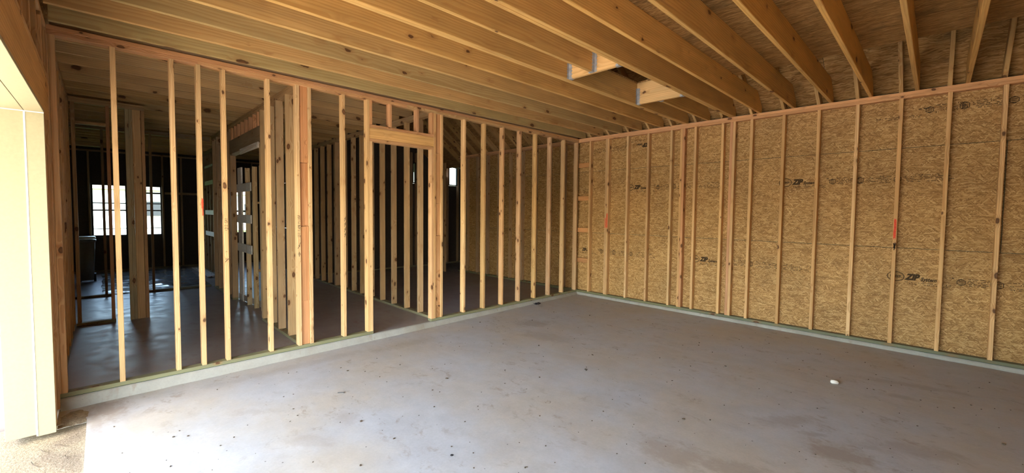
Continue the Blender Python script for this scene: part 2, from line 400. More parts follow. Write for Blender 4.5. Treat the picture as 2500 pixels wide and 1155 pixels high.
bm = bmesh.new()
vs = []
pts = [(-0.02, 0.10), (-0.02, -7.20), (0.34, -7.20), (0.34, -7.03), (6.2, -7.03), (6.2, 0.10)]
topv = [bm.verts.new((x, y, fz(y))) for x, y in pts]; botv = [bm.verts.new((x, y, -0.30)) for x, y in pts]
bm.faces.new(topv); bm.faces.new(botv[::-1])
for i in range(len(pts)): j = (i + 1) % len(pts); bm.faces.new((topv[j], topv[i], botv[i], botv[j]))
bmesh.ops.recalc_face_normals(bm, faces=bm.faces[:])
floor = mesh_obj('floor', bm, M_FLOOR); tag(floor, 'bluish grey concrete garage floor with muddy boot prints', None, None, 'structure')
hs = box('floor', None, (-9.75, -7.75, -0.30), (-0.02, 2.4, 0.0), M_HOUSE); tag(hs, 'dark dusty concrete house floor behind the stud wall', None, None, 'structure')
def curb(p0, p1, n, h, thick=0.035):
    """A rough cast concrete edge between slab and sill plate, face towards n."""
    p0, p1, n = Vector(p0), Vector(p1), Vector(n); L = (p1 - p0).length; N = int(L / 0.05)
    bm = bmesh.new(); rows = []
    for i in range(N + 1):
        q = p0.lerp(p1, i / N); zf = fz(q.y) - 0.01
        a = mnoise.noise(q * 6.0) * 0.006; b = mnoise.noise(q * 21 + Vector((5, 3, 1))) * 0.004
        prof = [(-0.02, 0.0), (0.004 + a * 0.4, -0.0005), (0.012 + a + b, -0.012 + b), (0.020 + a, -0.030 + a), (thick * 0.75 + a * 1.6 + b, zf + 0.022 + b), (thick + a * 2, zf)]
        rows.append([bm.verts.new(q + n * u + Vector((0, 0, v))) for u, v in prof])
    for i in range(N):
        for j in range(5): bm.faces.new((rows[i][j], rows[i + 1][j], rows[i + 1][j + 1], rows[i][j + 1]))
    bmesh.ops.recalc_face_normals(bm, faces=bm.faces[:])
    return bm
bm = curb((0, -7.19, 0), (0, 0, 0), (1, 0, 0), 0)
mesh_obj('curb', bm, M_CURB, floor, None, True)
bm = curb((0, 0, 0), (6.15, 0, 0), (0, -1, 0), 0, 0.022)
mesh_obj('curb', bm, M_CURB, floor, None, True)

# ------------------------------------------------------------------ wall framing helpers
def stud_y(par, y1, x0=-0.089, z0=PL, z1=HS, base=PINE, name='stud', var=0.10, label=None, w=0.089, dx=0.0):
    """2x4 stud in a wall running along y; y1 is its far edge, x0 its back face."""
    return board(name, par, (x0 + w / 2, y1 - 0.019, z0), (x0 + w / 2 + dx, y1 - 0.019, z1), (1, 0, 0), w=w, base=base, var=var, label=label)
def stud_x(par, x1, y0=0.0, z0=PL, z1=HS, base=PINE, name='stud', var=0.10, label=None, w=0.089):
    """stud in a wall running along x; x1 is its right edge, y0 its near face."""
    return board(name, par, (x1 - 0.019, y0 + w / 2, z0), (x1 - 0.019, y0 + w / 2, z1), (0, 1, 0), w=w, base=base, var=var, label=label)
def plate_y(par, ya, yb, z, x0=-0.089, base=PINE, name='top_plate', w=0.089): return board(name, par, (x0 + w / 2, ya, z + 0.019), (x0 + w / 2, yb, z + 0.019), (1, 0, 0), w=w, base=base)
def plate_x(par, xa, xb, z, y0=0.0, base=PINE, name='top_plate', w=0.089): return board(name, par, (xa, y0 + w / 2, z + 0.019), (xb, y0 + w / 2, z + 0.019), (0, 1, 0), w=w, base=base)

# ------------------------------------------------------------------ left wall: open stud wall between garage and house
WL = empty('wall_left', (0, -3.6, 0), 'open pine stud wall with a doorway between garage and house', None, None, 'structure')
plate_y(WL, -7.19, -4.40, 0, base=PT, name='bottom_plate'); plate_y(WL, -3.505, 0.0, 0, base=PT, name='bottom_plate')
box('sill_gasket', WL, (-0.085, -7.19, -0.004), (0.003, -4.40, 0.0015), M_GASKET); box('sill_gasket', WL, (-0.085, -3.505, -0.004), (0.003, -0.01, 0.0015), M_GASKET)
for a, b, bs in ((-7.19, -6.2, REDW), (-6.2, -3.9, (0.72, 0.42, 0.20)), (-3.9, -1.2, PINE), (-1.2, 0.0, (0.66, 0.42, 0.2))): plate_y(WL, a, b, HS, base=bs)
for a, b, bs in ((-7.19, -5.12, REDW), (-5.12, -2.7, REDW), (-2.7, 0.0, (0.66, 0.40, 0.19))): plate_y(WL, a, b, HS + PL, x0=-0.083, base=bs)
stud_y(WL, -7.145, base=(0.66, 0.42, 0.20)); stud_y(WL, -7.184, base=(0.6, 0.38, 0.18))
SA = stud_y(WL, -6.784); stud_y(WL, -6.382)
SC = stud_y(WL, -6.179, base=(0.66, 0.47, 0.25), dx=0.008, label='stud with a red paint smear'); SD = stud_y(WL, -5.973, label='stud with wiring notes in black marker')
stud_y(WL, -5.570)
SF = stud_y(WL, -5.274, label='stud with a handwritten wiring note, left of the red blocking'); stud_y(WL, -5.145)
for za, zb, xo in ((PL, 0.55, -0.020), (0.552, 1.42, -0.014), (1.424, 2.15, -0.030), (2.154, HS, -0.016)):
    board('blocking', WL, (xo - 0.019, -5.2285, za), (xo - 0.019, -5.2285, zb), (0, 1, 0), w=0.088, base=(0.62, 0.32, 0.15), label='reddish blocking between two studs')
SG = stud_y(WL, -4.751, label='stud with scribbled marks in black marker')
stud_y(WL, -4.438); stud_y(WL, -4.400, z1=2.498, name='jack_stud')
stud_y(WL, -3.467, z1=2.498, name='jack_stud', base=(0.70, 0.43, 0.21)); stud_y(WL, -3.429, base=(0.73, 0.47, 0.22)); stud_y(WL, -3.304)
for za, zb, xo in ((PL, 0.22, -0.018), (0.223, 1.25, -0.012), (1.253, 1.72, -0.026), (1.724, 2.45, -0.014), (2.454, HS, -0.020)):
    board('blocking', WL, (xo - 0.019, -3.3855, za), (xo - 0.019, -3.3855, zb), (0, 1, 0), w=0.085, base=(0.66, 0.38, 0.18))
for y1 in (-2.880, -2.474, -2.067, -1.658, -1.249, -0.841, -0.434): stud_y(WL, y1, base=random.choice((PINE, (0.70, 0.45, 0.24), (0.72, 0.48, 0.22))))
stud_y(WL, -0.012, base=(0.62, 0.42, 0.22))
# header over the doorway, with cripples
hd = board('header', WL, (-0.022, -4.436, 2.605), (-0.022, -3.469, 2.605), (0, 0, 1), w=0.136, base=(0.70, 0.44, 0.17), mat=M_JOIST)
board('header', WL, (-0.065, -4.436, 2.605), (-0.065, -3.469, 2.605), (0, 0, 1), w=0.136, base=JO)
plate_y(WL, -4.436, -3.469, 2.498, name='header_plate', base=(0.68, 0.40, 0.18)); plate_y(WL, -4.436, -3.469, 2.674, name='header_plate', base=(0.62, 0.34, 0.16))
for y1 in (-4.400, -4.125, -3.71, -3.469): stud_y(WL, y1, z0=2.7125, name='cripple_stud', base=(0.66, 0.37, 0.18))

def mark_face(par, y, z, w, h, name='paint_mark', mat=M_REDP, rag=0.3, x=0.0012, seed=0, label=None):
    """An irregular flat paint mark on a stud's garage face."""
    r = random.Random(seed); bm = bmesh.new(); N = 18; vs = []
    for i in range(N):
        a = 2 * math.pi * i / N; ca, sa = math.cos(a), math.sin(a)
        sq = 1 / max(abs(ca), abs(sa)) * 0.85; q = sq * (1 - rag * r.random())
        vs.append((ca * q * w / 2, sa * q * h / 2))
    lo = [bm.verts.new((-0.0004, u, v)) for u, v in vs]; hi = [bm.verts.new((0.0004, u, v)) for u, v in vs]
    bm.faces.new(hi); bm.faces.new(lo[::-1])
    for i in range(N): j = (i + 1) % N; bm.faces.new((lo[i], lo[j], hi[j], hi[i]))
    o = mesh_obj(name, bm, mat, par, Matrix.Translation((x, y, z)))
    if label: o['label'] = label
    return o
mark_face(SC, -6.188, 1.66, 0.022, 0.14, seed=3, x=0.0055)
mark_face(SC, -6.186, 1.58, 0.012, 0.10, seed=5, x=0.0055)
UPX = (0, 0, 1); 
def note(par, y, z, s, size, x=0.0008, name='handwriting', sx=0.8):
    r = random.Random(len(s) * 7 + int(z * 100)); q = z
    for ch in s:
        a = r.uniform(-0.16, 0.16); k_ = size * r.uniform(0.85, 1.15)
        if ch != ' ': text(name, par, ch, k_, frame3((x, y + r.uniform(-0.002, 0.002), q), (0, math.sin(a), math.cos(a)), (0, -math.cos(a), math.sin(a))), M_INK, shear=r.uniform(0, 0.3), off=-0.0001, sx=sx * r.uniform(0.85, 1.1))
        q += size * sx * (0.62 if ch not in 'I1/ ' else 0.42)
note(SD, -5.992, 1.385, '12/2 GFI', 0.040); note(SD, -5.992, 1.085, 'O', 0.032); note(SD, -5.992, 1.165, '>', 0.036)
def stroke(par, pts, r=0.0022, name='handwriting'):
    bm = bmesh.new()
    for (y0, z0), (y1, z1) in zip(pts[:-1], pts[1:]):
        d = Vector((0, y1 - y0, z1 - z0)); n = Vector((0, -d.z, d.y)).normalized() * r
        a, b = Vector((0.0009, y0, z0)), Vector((0.0009, y1, z1))
        bm.faces.new([bm.verts.new(q) for q in (a - n, b - n, b + n, a + n)])
    return mesh_obj(name, bm, M_INK, par)
stroke(SD, [(-6.008, 1.066), (-5.976, 1.100)])
note(SF, -5.292, 1.29, '12/2 FANS/PLUGS', 0.034, sx=0.9)
note(SF, -5.296, 1.09, 'O', 0.036); stroke(SF, [(-5.296, 1.072), (-5.296, 1.128)], 0.0024); stroke(SF, [(-5.310, 1.165), (-5.288, 1.200), (-5.300, 1.195), (-5.280, 1.235)], 0.0024)
for i in range(4):
    z = 1.28 + i * 0.065; stroke(SG, [(-4.772, z), (-4.757, z + 0.035), (-4.770, z + 0.028), (-4.755, z + 0.055)], 0.0022)

# ------------------------------------------------------------------ back wall: studs and strand board
WB = empty('wall_back', (2.8, 0.05, 0), 'strand board back wall with pine studs', None, None, 'structure')
plate_x(WB, -4.0, 2.15, 0, base=(0.20, 0.21, 0.12), name='bottom_plate'); plate_x(WB, 2.15, 6.15, 0, base=(0.19, 0.205, 0.125), name='bottom_plate')
box('sill_gasket', WB, (0.0, -0.004, -0.004), (6.15, 0.085, 0.0015), M_GASKET)
for a, b in ((-4.0, -0.09), (-0.09, 2.2), (2.2, 6.15)): plate_x(WB, a, b, HS, base=(0.66, 0.38, 0.19))
for a, b in ((-4.0, 0.02), (0.02, 2.95), (2.95, 6.15)): plate_x(WB, a, b, HS + PL, base=(0.70, 0.41, 0.21))
SR = {}
BACK = dict(R1=.292, R2=.705, R2b=.667, R3=1.113, R4=1.517, R5=1.938, R6=2.149, R6b=2.111, R7=2.338, R8=2.755, R9=2.92, R9b=2.882, R10=3.16, R11=3.568, R12=3.974, R13=4.376, R14=4.783, R15=5.19, R16=5.603, R17=6.01)
lab = dict(R14='stud with a bright red paint band', R2='stud with a red paint band')
for kx, x1 in BACK.items():
    bs = random.choice((PINE, (0.70, 0.46, 0.22), (0.66, 0.42, 0.19)))
    if kx in ('R9b', 'R6'): bs = (0.68, 0.38, 0.20)
    if kx == 'R5': bs = (0.66, 0.47, 0.25)
    SR[kx] = stud_x(WB, x1, base=bs, label=lab.get(kx))
for z in (2.56, 1.90, 1.262, 0.652): board('blocking', WB, (0.0, 0.022, z), (0.253, 0.022, z), (0, 0, 1), base=(0.58, 0.30, 0.125), label='flat reddish nailing block in the corner bay')
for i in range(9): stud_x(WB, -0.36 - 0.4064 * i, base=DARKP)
def mark_back(par, x, z, w, h, seed): 
    o = mark_face(par, 0, 0, w, h, seed=seed, x=0); mw = Matrix.Translation((x, -0.0012, z)) @ Matrix.Rotation(-math.pi / 2, 4, 'Z')
    o.matrix_basis = WM[par.name].inverted() @ mw; WM[o.name] = mw
mark_back(SR['R14'], 4.764, 1.45, 0.034, 0.33, 11); mark_back(SR['R2'], 0.686, 1.46, 0.032, 0.36, 12); mark_back(SR['R2b'], 0.652, 1.42, 0.02, 0.26, 13)
stroke_b = bmesh.new()
for (x0, z0), (x1, z1) in (((4.755, 1.215), (4.775, 1.27)), ((4.775, 1.21), (4.755, 1.275)), ((4.765, 1.19), (4.768, 1.26))):
    d = Vector((x1 - x0, 0, z1 - z0)); n = Vector((-d.z, 0, d.x)).normalized() * 0.004
    a, b = Vector((x0, -0.0012, z0)), Vector((x1, -0.0012, z1)); stroke_b.faces.new([stroke_b.verts.new(q) for q in (a - n, b - n, b + n, a + n)])
mesh_obj('handwriting', stroke_b, M_INK, SR['R14'])
# strand board sheets: three courses
SHEETS = []
YS = 0.0895
for z0, h, xs in ((-0.03, 1.245, (-4.0, -1.95, 0.30, 2.738, 5.172, 6.2)), (1.215, 1.2192, (-4.0, -0.75, 1.50, 2.90, 5.62, 6.2)), (2.4342, 0.66, (-4.0, -1.95, 0.70, 2.13, 4.37, 6.2))):
    for xa, xb in zip(xs[:-1], xs[1:]):
        SHEETS.append((xa, xb, z0, panel('osb_panel', WB, (xa, YS, z0), (1, 0, 0), (0, 0, 1), xb - xa, h, -0.0115, M_OSB)))
box('cladding', WB, (-4.0, 0.1035, -0.12), (6.26, 0.113, 3.12), M_GASKET)
def sheet_at(x, z):
    for xa, xb, z0, o in SHEETS:
        if xa <= x <= xb and z0 <= z <= z0 + 1.245: return o
YP = YS - 0.0012
def bar(bm, x, z, w, h):
    bm.faces.new([bm.verts.new((x, YP, z)), bm.verts.new((x + w, YP, z)), bm.verts.new((x + w, YP, z + h)), bm.verts.new((x, YP, z + h))])
def ring(bm, x, z, rx, rz, t, N=28, ph=0):
    o, i_ = [], []
    for q in range(N):
        a = 2 * math.pi * q / N + ph
        o.append(bm.verts.new((x + rx * math.cos(a), YP, z + rz * math.sin(a)))); i_.append(bm.verts.new((x + (rx - t) * math.cos(a), YP, z + (rz - t) * math.sin(a))))
    for q in range(N): j = (q + 1) % N; bm.faces.new((o[q], o[j], i_[j], i_[q]))
def fine_print(x, z, w, rows, pitch=0.019, h=0.0085, seed=1):
    r = random.Random(seed); bm = bmesh.new()
    for i in range(rows):
        q = x + r.uniform(0, 0.03)
        while q < x + w - 0.02:
            L = r.uniform(0.012, 0.06)
            if r.random() < 0.82:
                n = max(1, int(L / 0.009))
                for jj in range(n):
                    if r.random() < 0.86: bar(bm, q + jj * 0.0092, z - i * pitch + r.uniform(-.0012, .0012), 0.0082, h * r.uniform(0.6, 1.1))
            q += L + 0.008
    return tag(mesh_obj('fine_print', bm, M_PRINT, sheet_at(x + w / 2, z)), None, None, None, 'stuff')
def zip_logo(x, z, s=1.0, flip=False, oval=True):
    sh = sheet_at(x, z); ud = -1 if flip else 1
    fr = lambda dx, dz: frame3((x + dx * ud * s, YP, z + dz * ud * s), (ud, 0, 0), (0, 0, ud))
    text('printed_lettering', sh, 'ZIP', 0.086 * s, fr(0.0, 0.0), M_PRINT, 0.32, 0.0056 * s, 0.80)
    text('printed_lettering', sh, 'System', 0.052 * s, fr(0.104 * s, -0.014), M_PRINT, 0.30, 0.0020 * s, 0.80)
    if oval:
        bm = bmesh.new(); ox = x - 0.082 * s
        ring(bm, ox, z, 0.072 * s, 0.055 * s, 0.007 * s); ring(bm, ox, z, 0.060 * s, 0.043 * s, 0.002 * s)
        mesh_obj('printed_emblem', bm, M_PRINT, sheet_at(ox, z))
        text('printed_lettering', sheet_at(ox, z), 'HUBER', 0.036 * s, frame3((ox, YP, z), (1, 0, 0), (0, 0, 1)), M_PRINT, 0, 0.0012, 0.85, 'CENTER')
def badge(x, z, r=0.045):
    bm = bmesh.new(); ring(bm, x, z, r, r, 0.007, 6, math.pi / 6)
    for i in range(4): bar(bm, x - r * 0.55, z + 0.025 - i * 0.018, r * 1.1, 0.007)
    mesh_obj('printed_emblem', bm, M_PRINT, sheet_at(x, z))
def block(x, z, seed):
    fine_print(x - 0.02, z - 0.062, 0.42, 2, seed=seed); fine_print(x + 0.36, z + 0.028, 0.10, 2, h=0.012, seed=seed + 4); fine_print(x + 0.50, z + 0.030, 0.24, 5, seed=seed + 1)
    fine_print(x + 0.80, z + 0.028, 0.24, 5, seed=seed + 2); badge(x + 0.74, z - 0.005); badge(x + 1.10, z - 0.008, 0.04); badge(x + 0.46, z - 0.008, 0.04)
    fine_print(x + 1.16, z + 0.03, 0.40, 5, seed=seed + 3)
for x, z, s in ((3.667, 2.068, 1.1), (1.20, 2.085, 1.1), (2.42, 0.868, 1.1), (4.878, 0.864, 1.12), (0.06, 0.865, 0.9)): zip_logo(x, z, s, oval=x > 0.5)
zip_logo(1.45, 2.84, 1.0, True, False)
for i, (x, z) in enumerate(((3.66, 2.068), (1.20, 2.08), (2.42, 0.866), (4.88, 0.862), (0.06, 0.862))): block(x, z, 20 + i * 9)
block(4.55, 2.87, 91); fine_print(0.30, 2.86, 0.75, 5, seed=77); fine_print(0.05, 2.08, 0.22, 5, seed=78); fine_print(1.0, 2.93, 0.4, 2, seed=79)
#text('printed_lettering', sheet_at(5.2, 2.08), '7/16', 0.075, frame3((5.20, YP, 2.075), (1, 0, 0), (0, 0, 1)), M_PRINT, 0, 0.003)

# ------------------------------------------------------------------ right, front and outer walls of the garage
WR = empty('wall_right', (6.15, -3.6, 0), 'strand board side wall of the garage beyond the frame', None, None, 'structure')
for i in range(3):
    for z0 in (-0.1, 1.12, 2.34): panel('osb_panel', WR, (6.24, -7.2 + i * 2.44, z0), (0, 1, 0), (0, 0, 1), 2.44, 1.22 if z0 < 2 else 0.78, 0.0115, M_OSB)
box('cladding', WR, (6.254, -7.3, -0.2), (6.264, 0.11, 3.2), M_SIDING)
for i in range(18): stud_y(WR, -0.05 - i * 0.4064, x0=6.15)
plate_y(WR, -7.19, 0, 0, x0=6.15, base=PT, name='bottom_plate'); plate_y(WR, -7.19, 0, HS, x0=6.15); plate_y(WR, -7.19, 0, HS + PL, x0=6.15)
WF = empty('wall_front', (3, -7.25, 0), 'front garage wall with a timber header above the vehicle opening', None, None, 'structure')
OX0, OX1, OZ = 0.48, 5.40, 2.305
# short return beside the stud wall, the header and the framing above it
for x1 in (0.045, 0.085, 0.40, 0.455): stud_x(WF, x1, y0=-7.279, z0=-0.06, base=(0.60, 0.38, 0.18))
panel('osb_panel', WF, (-0.02, -7.279, -0.10), (1, 0, 0), (0, 0, 1), 0.48, 3.3, 0.0115, M_OSB)
board('header', WF, (0.0, -7.209, 2.475), (6.1, -7.209, 2.475), (0, 0, 1), w=0.33, base=(0.60, 0.365, 0.15), mat=M_JOIST, label='deep timber header over the vehicle opening')
board('header', WF, (0.0, -7.249, 2.475), (6.1, -7.249, 2.475), (0, 0, 1), w=0.33, base=(0.60, 0.365, 0.15), mat=M_JOIST)
plate_x(WF, 0.0, 6.15, 2.641, y0=-7.279, base=(0.56, 0.36, 0.17)); plate_x(WF, 0.0, 6.15, HS + PL, y0=-7.279, base=(0.6, 0.38, 0.18))
for i in range(17): stud_x(WF, 0.04 + i * 0.38, y0=-7.279, z0=2.68, z1=HS + PL, name='cripple_stud', base=(0.52, 0.33, 0.16))
panel('osb_panel', WF, (0.0, -7.292, 2.62), (1, 0, 0), (0, 0, 1), 6.25, 0.9, 0.0115, M_OSB)
for x1 in (5.50, 5.60, 5.9, 6.14): stud_x(WF, x1, y0=-7.279, z0=-0.06)
panel('osb_panel', WF, (5.42, -7.292, -0.10), (1, 0, 0), (0, 0, 1), 0.83, 3.3, 0.0115, M_OSB)
D1 = empty('door_1', (0.48, -7.3, -0.1), 'cream painted casing of the vehicle opening', None, None, 'structure')
box('jamb', D1, (0.460, -7.284, -0.100), (0.480, -7.190, 2.305), M_CREAM, 0.0015)
box('jamb', D1, (0.460, -7.440, -0.084), (0.480, -7.287, 2.305), M_CREAM, 0.0015)
box('caulk_line', D1, (0.466, -7.2905, -0.095), (0.4825, -7.2815, 2.303), M_CAULK)
box('caulk_line', D1, (0.475, -7.44, 2.2995), (0.484, -7.19, 2.306), M_CAULK)
box('soffit', D1, (0.460, -7.284, 2.305), (5.46, -7.188, 2.325), M_CREAM, 0.0015); box('soffit', D1, (0.460, -7.440, 2.305), (5.46, -7.287, 2.325), M_CREAM, 0.0015)
box('jamb', D1, (5.40, -7.440, -0.105), (5.42, -7.190, 2.305), M_CREAM, 0.0015)
box('casing', D1, (0.10, -7.44, -0.084), (0.460, -7.292, 2.42), M_CREAM, 0.003); box('casing', D1, (5.42, -7.44, -0.14), (5.78, -7.292, 2.42), M_CREAM, 0.003); box('casing', D1, (0.46, -7.44, 2.325), (5.42, -7.292, 2.62), M_CREAM, 0.003)

# ------------------------------------------------------------------ ceiling: joists, attic opening, deck
CE = empty('ceiling', (3, -3.6, TOP), 'pine ceiling joists under a strand board deck', None, None, 'structure')
JD = 0.286
def joist(x1, ya, yb, clip=True, base=JO, name='joist'):
    """Deep joist with its top corner cut to the roof slope at the back end; local z runs along the joist."""
    L = yb - ya; t = 0.0381; h = JD; bm = bmesh.new()
    prof = [(0, 0), (L, 0), (L, 0.10), (L - 0.235, h), (0, h)] if clip else [(0, 0), (L, 0), (L, h), (0, h)]
    A = [bm.verts.new((-t / 2, v, u)) for u, v in prof]; B = [bm.verts.new((t / 2, v, u)) for u, v in prof]
    bm.faces.new(A); bm.faces.new(B[::-1])
    for i in range(len(prof)): j = (i + 1) % len(prof); bm.faces.new((A[j], A[i], B[i], B[j]))
    bmesh.ops.recalc_face_normals(bm, faces=bm.faces[:])
    bmesh.ops.bevel(bm, geom=[e for e in bm.edges if abs(e.verts[0].co.x - e.verts[1].co.x) < 1e-6 and abs(e.verts[0].co.z - e.verts[1].co.z) > 1], offset=0.004, segments=1, affect='EDGES')
    # local axes: x -> world x, y -> up, z -> along -y/+y
    mw = Matrix(((1, 0, 0), (0, 0, 1), (0, 1, 0))).to_4x4(); mw.translation = Vector((x1 - t / 2, ya, TOP))
    o = mesh_obj(name, bm, M_JOIST, CE, mw); o.color = tint(base, 0.09); return o
JX = [6.12, 5.73, 5.321, 4.915, 4.495, 4.095, 3.675, 3.250, 2.900, 2.8615, 2.178, 2.1395, 1.745, 1.345, 0.940, 0.530, 0.120]
JCOL = {0.120: (0.46, 0.36, 0.17), 0.530: (0.66, 0.43, 0.19), 0.940: (0.50, 0.36, 0.16), 1.345: (0.68, 0.44, 0.17)}
for x1 in JX: joist(x1, -7.17, 0.065, base=JCOL.get(x1, JO))
joist(2.520, -7.17, -3.155, False); joist(2.520, -1.600, 0.065)
joist(-0.03, -7.17, 0.065, base=DARKP)
def beam_x(name, y, xa, xb, base): return board(name, CE, (xa, y, TOP + JD / 2), (xb, y, TOP + JD / 2), (0, 0, 1), w=JD, base=base, mat=M_JOIST, label='short pale header framing the attic opening')
H1 = beam_x('header', -3.134, 2.180, 2.822, (0.78, 0.52, 0.24)); H2 = beam_x('header', -1.628, 2.180, 2.822, (0.74, 0.49, 0.22))
def hanger(par, c, along, out, h=0.215):
    """Galvanized joist hanger: two toothed side flanges, a seat and nail heads; along = the beam it carries, out = the direction away from its support."""
    a, b = Vector(along), Vector(out); up_ = Vector((0, 0, 1)); c = Vector(c); bm = bmesh.new()
    def prism(pts, n, t=0.0016):
        lo = [bm.verts.new(p) for p in pts]; hi = [bm.verts.new(p + n * t) for p in pts]
        bm.faces.new(lo); bm.faces.new(hi[::-1])
        for i in range(len(pts)): j = (i + 1) % len(pts); bm.faces.new((lo[i], hi[i], hi[j], lo[j]))
    def flange(p, u, n):      # vertical strip with a scalloped edge
        N = 18; pts = [p, p + up_ * h]
        for i in range(N, -1, -1): pts.append(p + up_ * (h * i / N) + u * (1.0 + (0.22 if i % 3 == 1 else -0.10)))
        prism(pts, n)
    for s in (-1, 1):
        flange(c + b * (0.0196 * s) + a * 0.001, a * 0.042, b * s)        # side cheek on the carried beam
        flange(c + b * (0.0215 * s) + a * 0.0014, b * s * 0.028, a)       # nailing flange on the support
        for i in range(5): prism([c + b * (0.0212 * s) + a * (0.014 + 0.014 * (i % 2)) + up_ * (0.025 + i * h * 0.19) + q for q in (a * 0.004, up_ * 0.004, a * -0.004, up_ * -0.004)], b * s, 0.003)
    prism([c - b * 0.0212 - up_ * 0.0004, c + b * 0.0212 - up_ * 0.0004, c + b * 0.0212 - up_ * 0.0004 + a * 0.05, c - b * 0.0212 - up_ * 0.0004 + a * 0.05], -up_)
    bmesh.ops.recalc_face_normals(bm, faces=bm.faces[:])
    return mesh_obj('joist_hanger', bm, M_GALV, par)
for H, y in ((H1, -3.134), (H2, -1.628)):
    hanger(H, (2.1795, y, TOP - 0.001), (1, 0, 0), (0, 1, 0)); hanger(H, (2.8225, y, TOP - 0.001), (-1, 0, 0), (0, 1, 0))
hanger(H1, (2.501, -3.1545, TOP - 0.001), (0, -1, 0), (1, 0, 0)); hanger(H2, (2.501, -1.608, TOP - 0.001), (0, 1, 0), (1, 0, 0))
DZ = TOP + JD + 0.001
rows = [-1.06, -2.28, -3.50, -4.72, -5.94, -7.16]
for ri, (yb, ya) in enumerate(zip(rows[:-1], rows[1:])):
    xs = [-0.02, 2.44, 4.88, 6.2] if ri % 2 else [-0.02, 1.22, 3.66, 6.2]
    segs = list(zip(xs[:-1], xs[1:]))
    for xa, xb in segs:
        lo, hi = max(ya, -3.115), min(yb, -1.647)
        if lo < hi and xa < 2.82 and xb > 2.18:      # sheets cut round the attic opening
            if xa < 2.18: panel('deck_panel', CE, (xa, ya, DZ), (1, 0, 0), (0, 1, 0), 2.18 - xa, yb - ya, 0.018, M_DECK)
            if xb > 2.82: panel('deck_panel', CE, (2.82, ya, DZ), (1, 0, 0), (0, 1, 0), xb - 2.82, yb - ya, 0.018, M_DECK)
            if lo - ya > 0.02: panel('deck_panel', CE, (max(xa, 2.18), ya, DZ), (1, 0, 0), (0, 1, 0), min(xb, 2.82) - max(xa, 2.18), lo - ya, 0.018, M_DECK)
            if yb - hi > 0.02: panel('deck_panel', CE, (max(xa, 2.18), hi, DZ), (1, 0, 0), (0, 1, 0), min(xb, 2.82) - max(xa, 2.18), yb - hi, 0.018, M_DECK)
        else: panel('deck_panel', CE, (xa, ya, DZ), (1, 0, 0), (0, 1, 0), xb - xa, yb - ya, 0.018, M_DECK)
# house side joists and deck
HD = 0.235
for i in range(23):
    x1 = -0.392 - 0.4064 * i
    board('joist', CE, (x1 - 0.019, -7.25 if x1 > -3.1 else -7.6, TOP + HD / 2), (x1 - 0.019, -3.34, TOP + HD / 2), (0, 0, 1), w=HD, base=random.choice(((0.60, 0.40, 0.18), (0.52, 0.36, 0.17), (0.56, 0.37, 0.18))), mat=M_JOIST)
for i in range(4):
    for j in range(4): panel('deck_panel', CE, (-9.8 + i * 2.44, -7.8 + j * 1.12, TOP + HD + 0.001), (1, 0, 0), (0, 1, 0), 2.44, 1.12, 0.018, M_DECK)

# ------------------------------------------------------------------ roof
RO = empty('roof', (0, -3.6, 5.8), 'sloping rafters and strand board roof sheathing', None, None, 'structure')
SL = 0.75; cs, sn = 0.8, 0.6
RD = 0.140
def rafter(x1, base=(0.56, 0.38, 0.17)):
    off = Vector((0, sn, cs)) * (RD / 2)
    p = lambda y: Vector((x1 - 0.019, y, TOP - SL * y)) + off
    return board('rafter', RO, p(0.34), p(-3.55), (0, sn, cs), w=RD, base=base)
for i in range(26): rafter(5.995 - 0.4064 * i)
off = Vector((0, sn, cs)) * (RD + 0.0005)
for i in range(7):
    for j in range(4):
        y0 = 0.40 - j * 1.22 * cs; L = 1.22 if j < 3 else 1.33
        xa = -10.6 + i * 2.44 + (1.22 if j % 2 else 0)
        p = Vector((xa, y0, TOP - SL * y0)) + off
        panel('roof_panel', RO, p, (1, 0, 0), (0, -cs, sn), 2.44 if i < 6 else 3.2, L, 0.0115, M_DECK)
panel('roof_panel', RO, (-10.6, -8.1, 2.62), (1, 0, 0), (0, cs, sn), 17.2, 5.75, 0.0115, M_DECK)
panel('roof_panel', RO, (-10.6, -3.75, 5.9), (1, 0, 0), (0, 1, 0), 17.2, 0.4, 0.05, M_DECK)
box('fascia', RO, (-4.3, 0.385, 2.80), (6.5, 0.405, 3.02), M_CREAM); box('soffit', RO, (-4.3, 0.10, 2.80), (6.5, 0.40, 2.815), M_CREAM)
box('fascia', RO, (-10.6, -8.1, 2.60), (6.6, -8.08, 2.75), M_CREAM); box('soffit', RO, (-10.6, -8.1, 2.66), (6.6, -7.44, 2.675), M_CREAM)
box('added_shade_slab', RO, (-1.2, -9.5, 2.72), (6.9, -7.44, 2.80), M_CREAM); box('roof_shingles', RO, (-10.7, -9.6, 2.81), (7.0, -7.40, 2.84), M_ROOFING)  # slab and shingle sheet added out of view to cut light on the jamb
p = Vector((-10.7, 0.42, TOP - SL * 0.42)) + off * ((RD + 0.016) / RD)
panel('roof_shingles', RO, p, (1, 0, 0), (0, -cs, sn), 17.3, 5.10, 0.012, M_ROOFING)
for x in (6.27, -10.2):
    bm = bmesh.new()
    for xx in (x, x + 0.02): bm.faces.new([bm.verts.new(q) for q in ((xx, 0.4, 2.8), (xx, 0.4, 2.95), (xx, -3.6, 5.95), (xx, -8.1, 2.62), (xx, -7.4, 2.6))])
    mesh_obj('gable_panel', bm, M_OSB, RO)

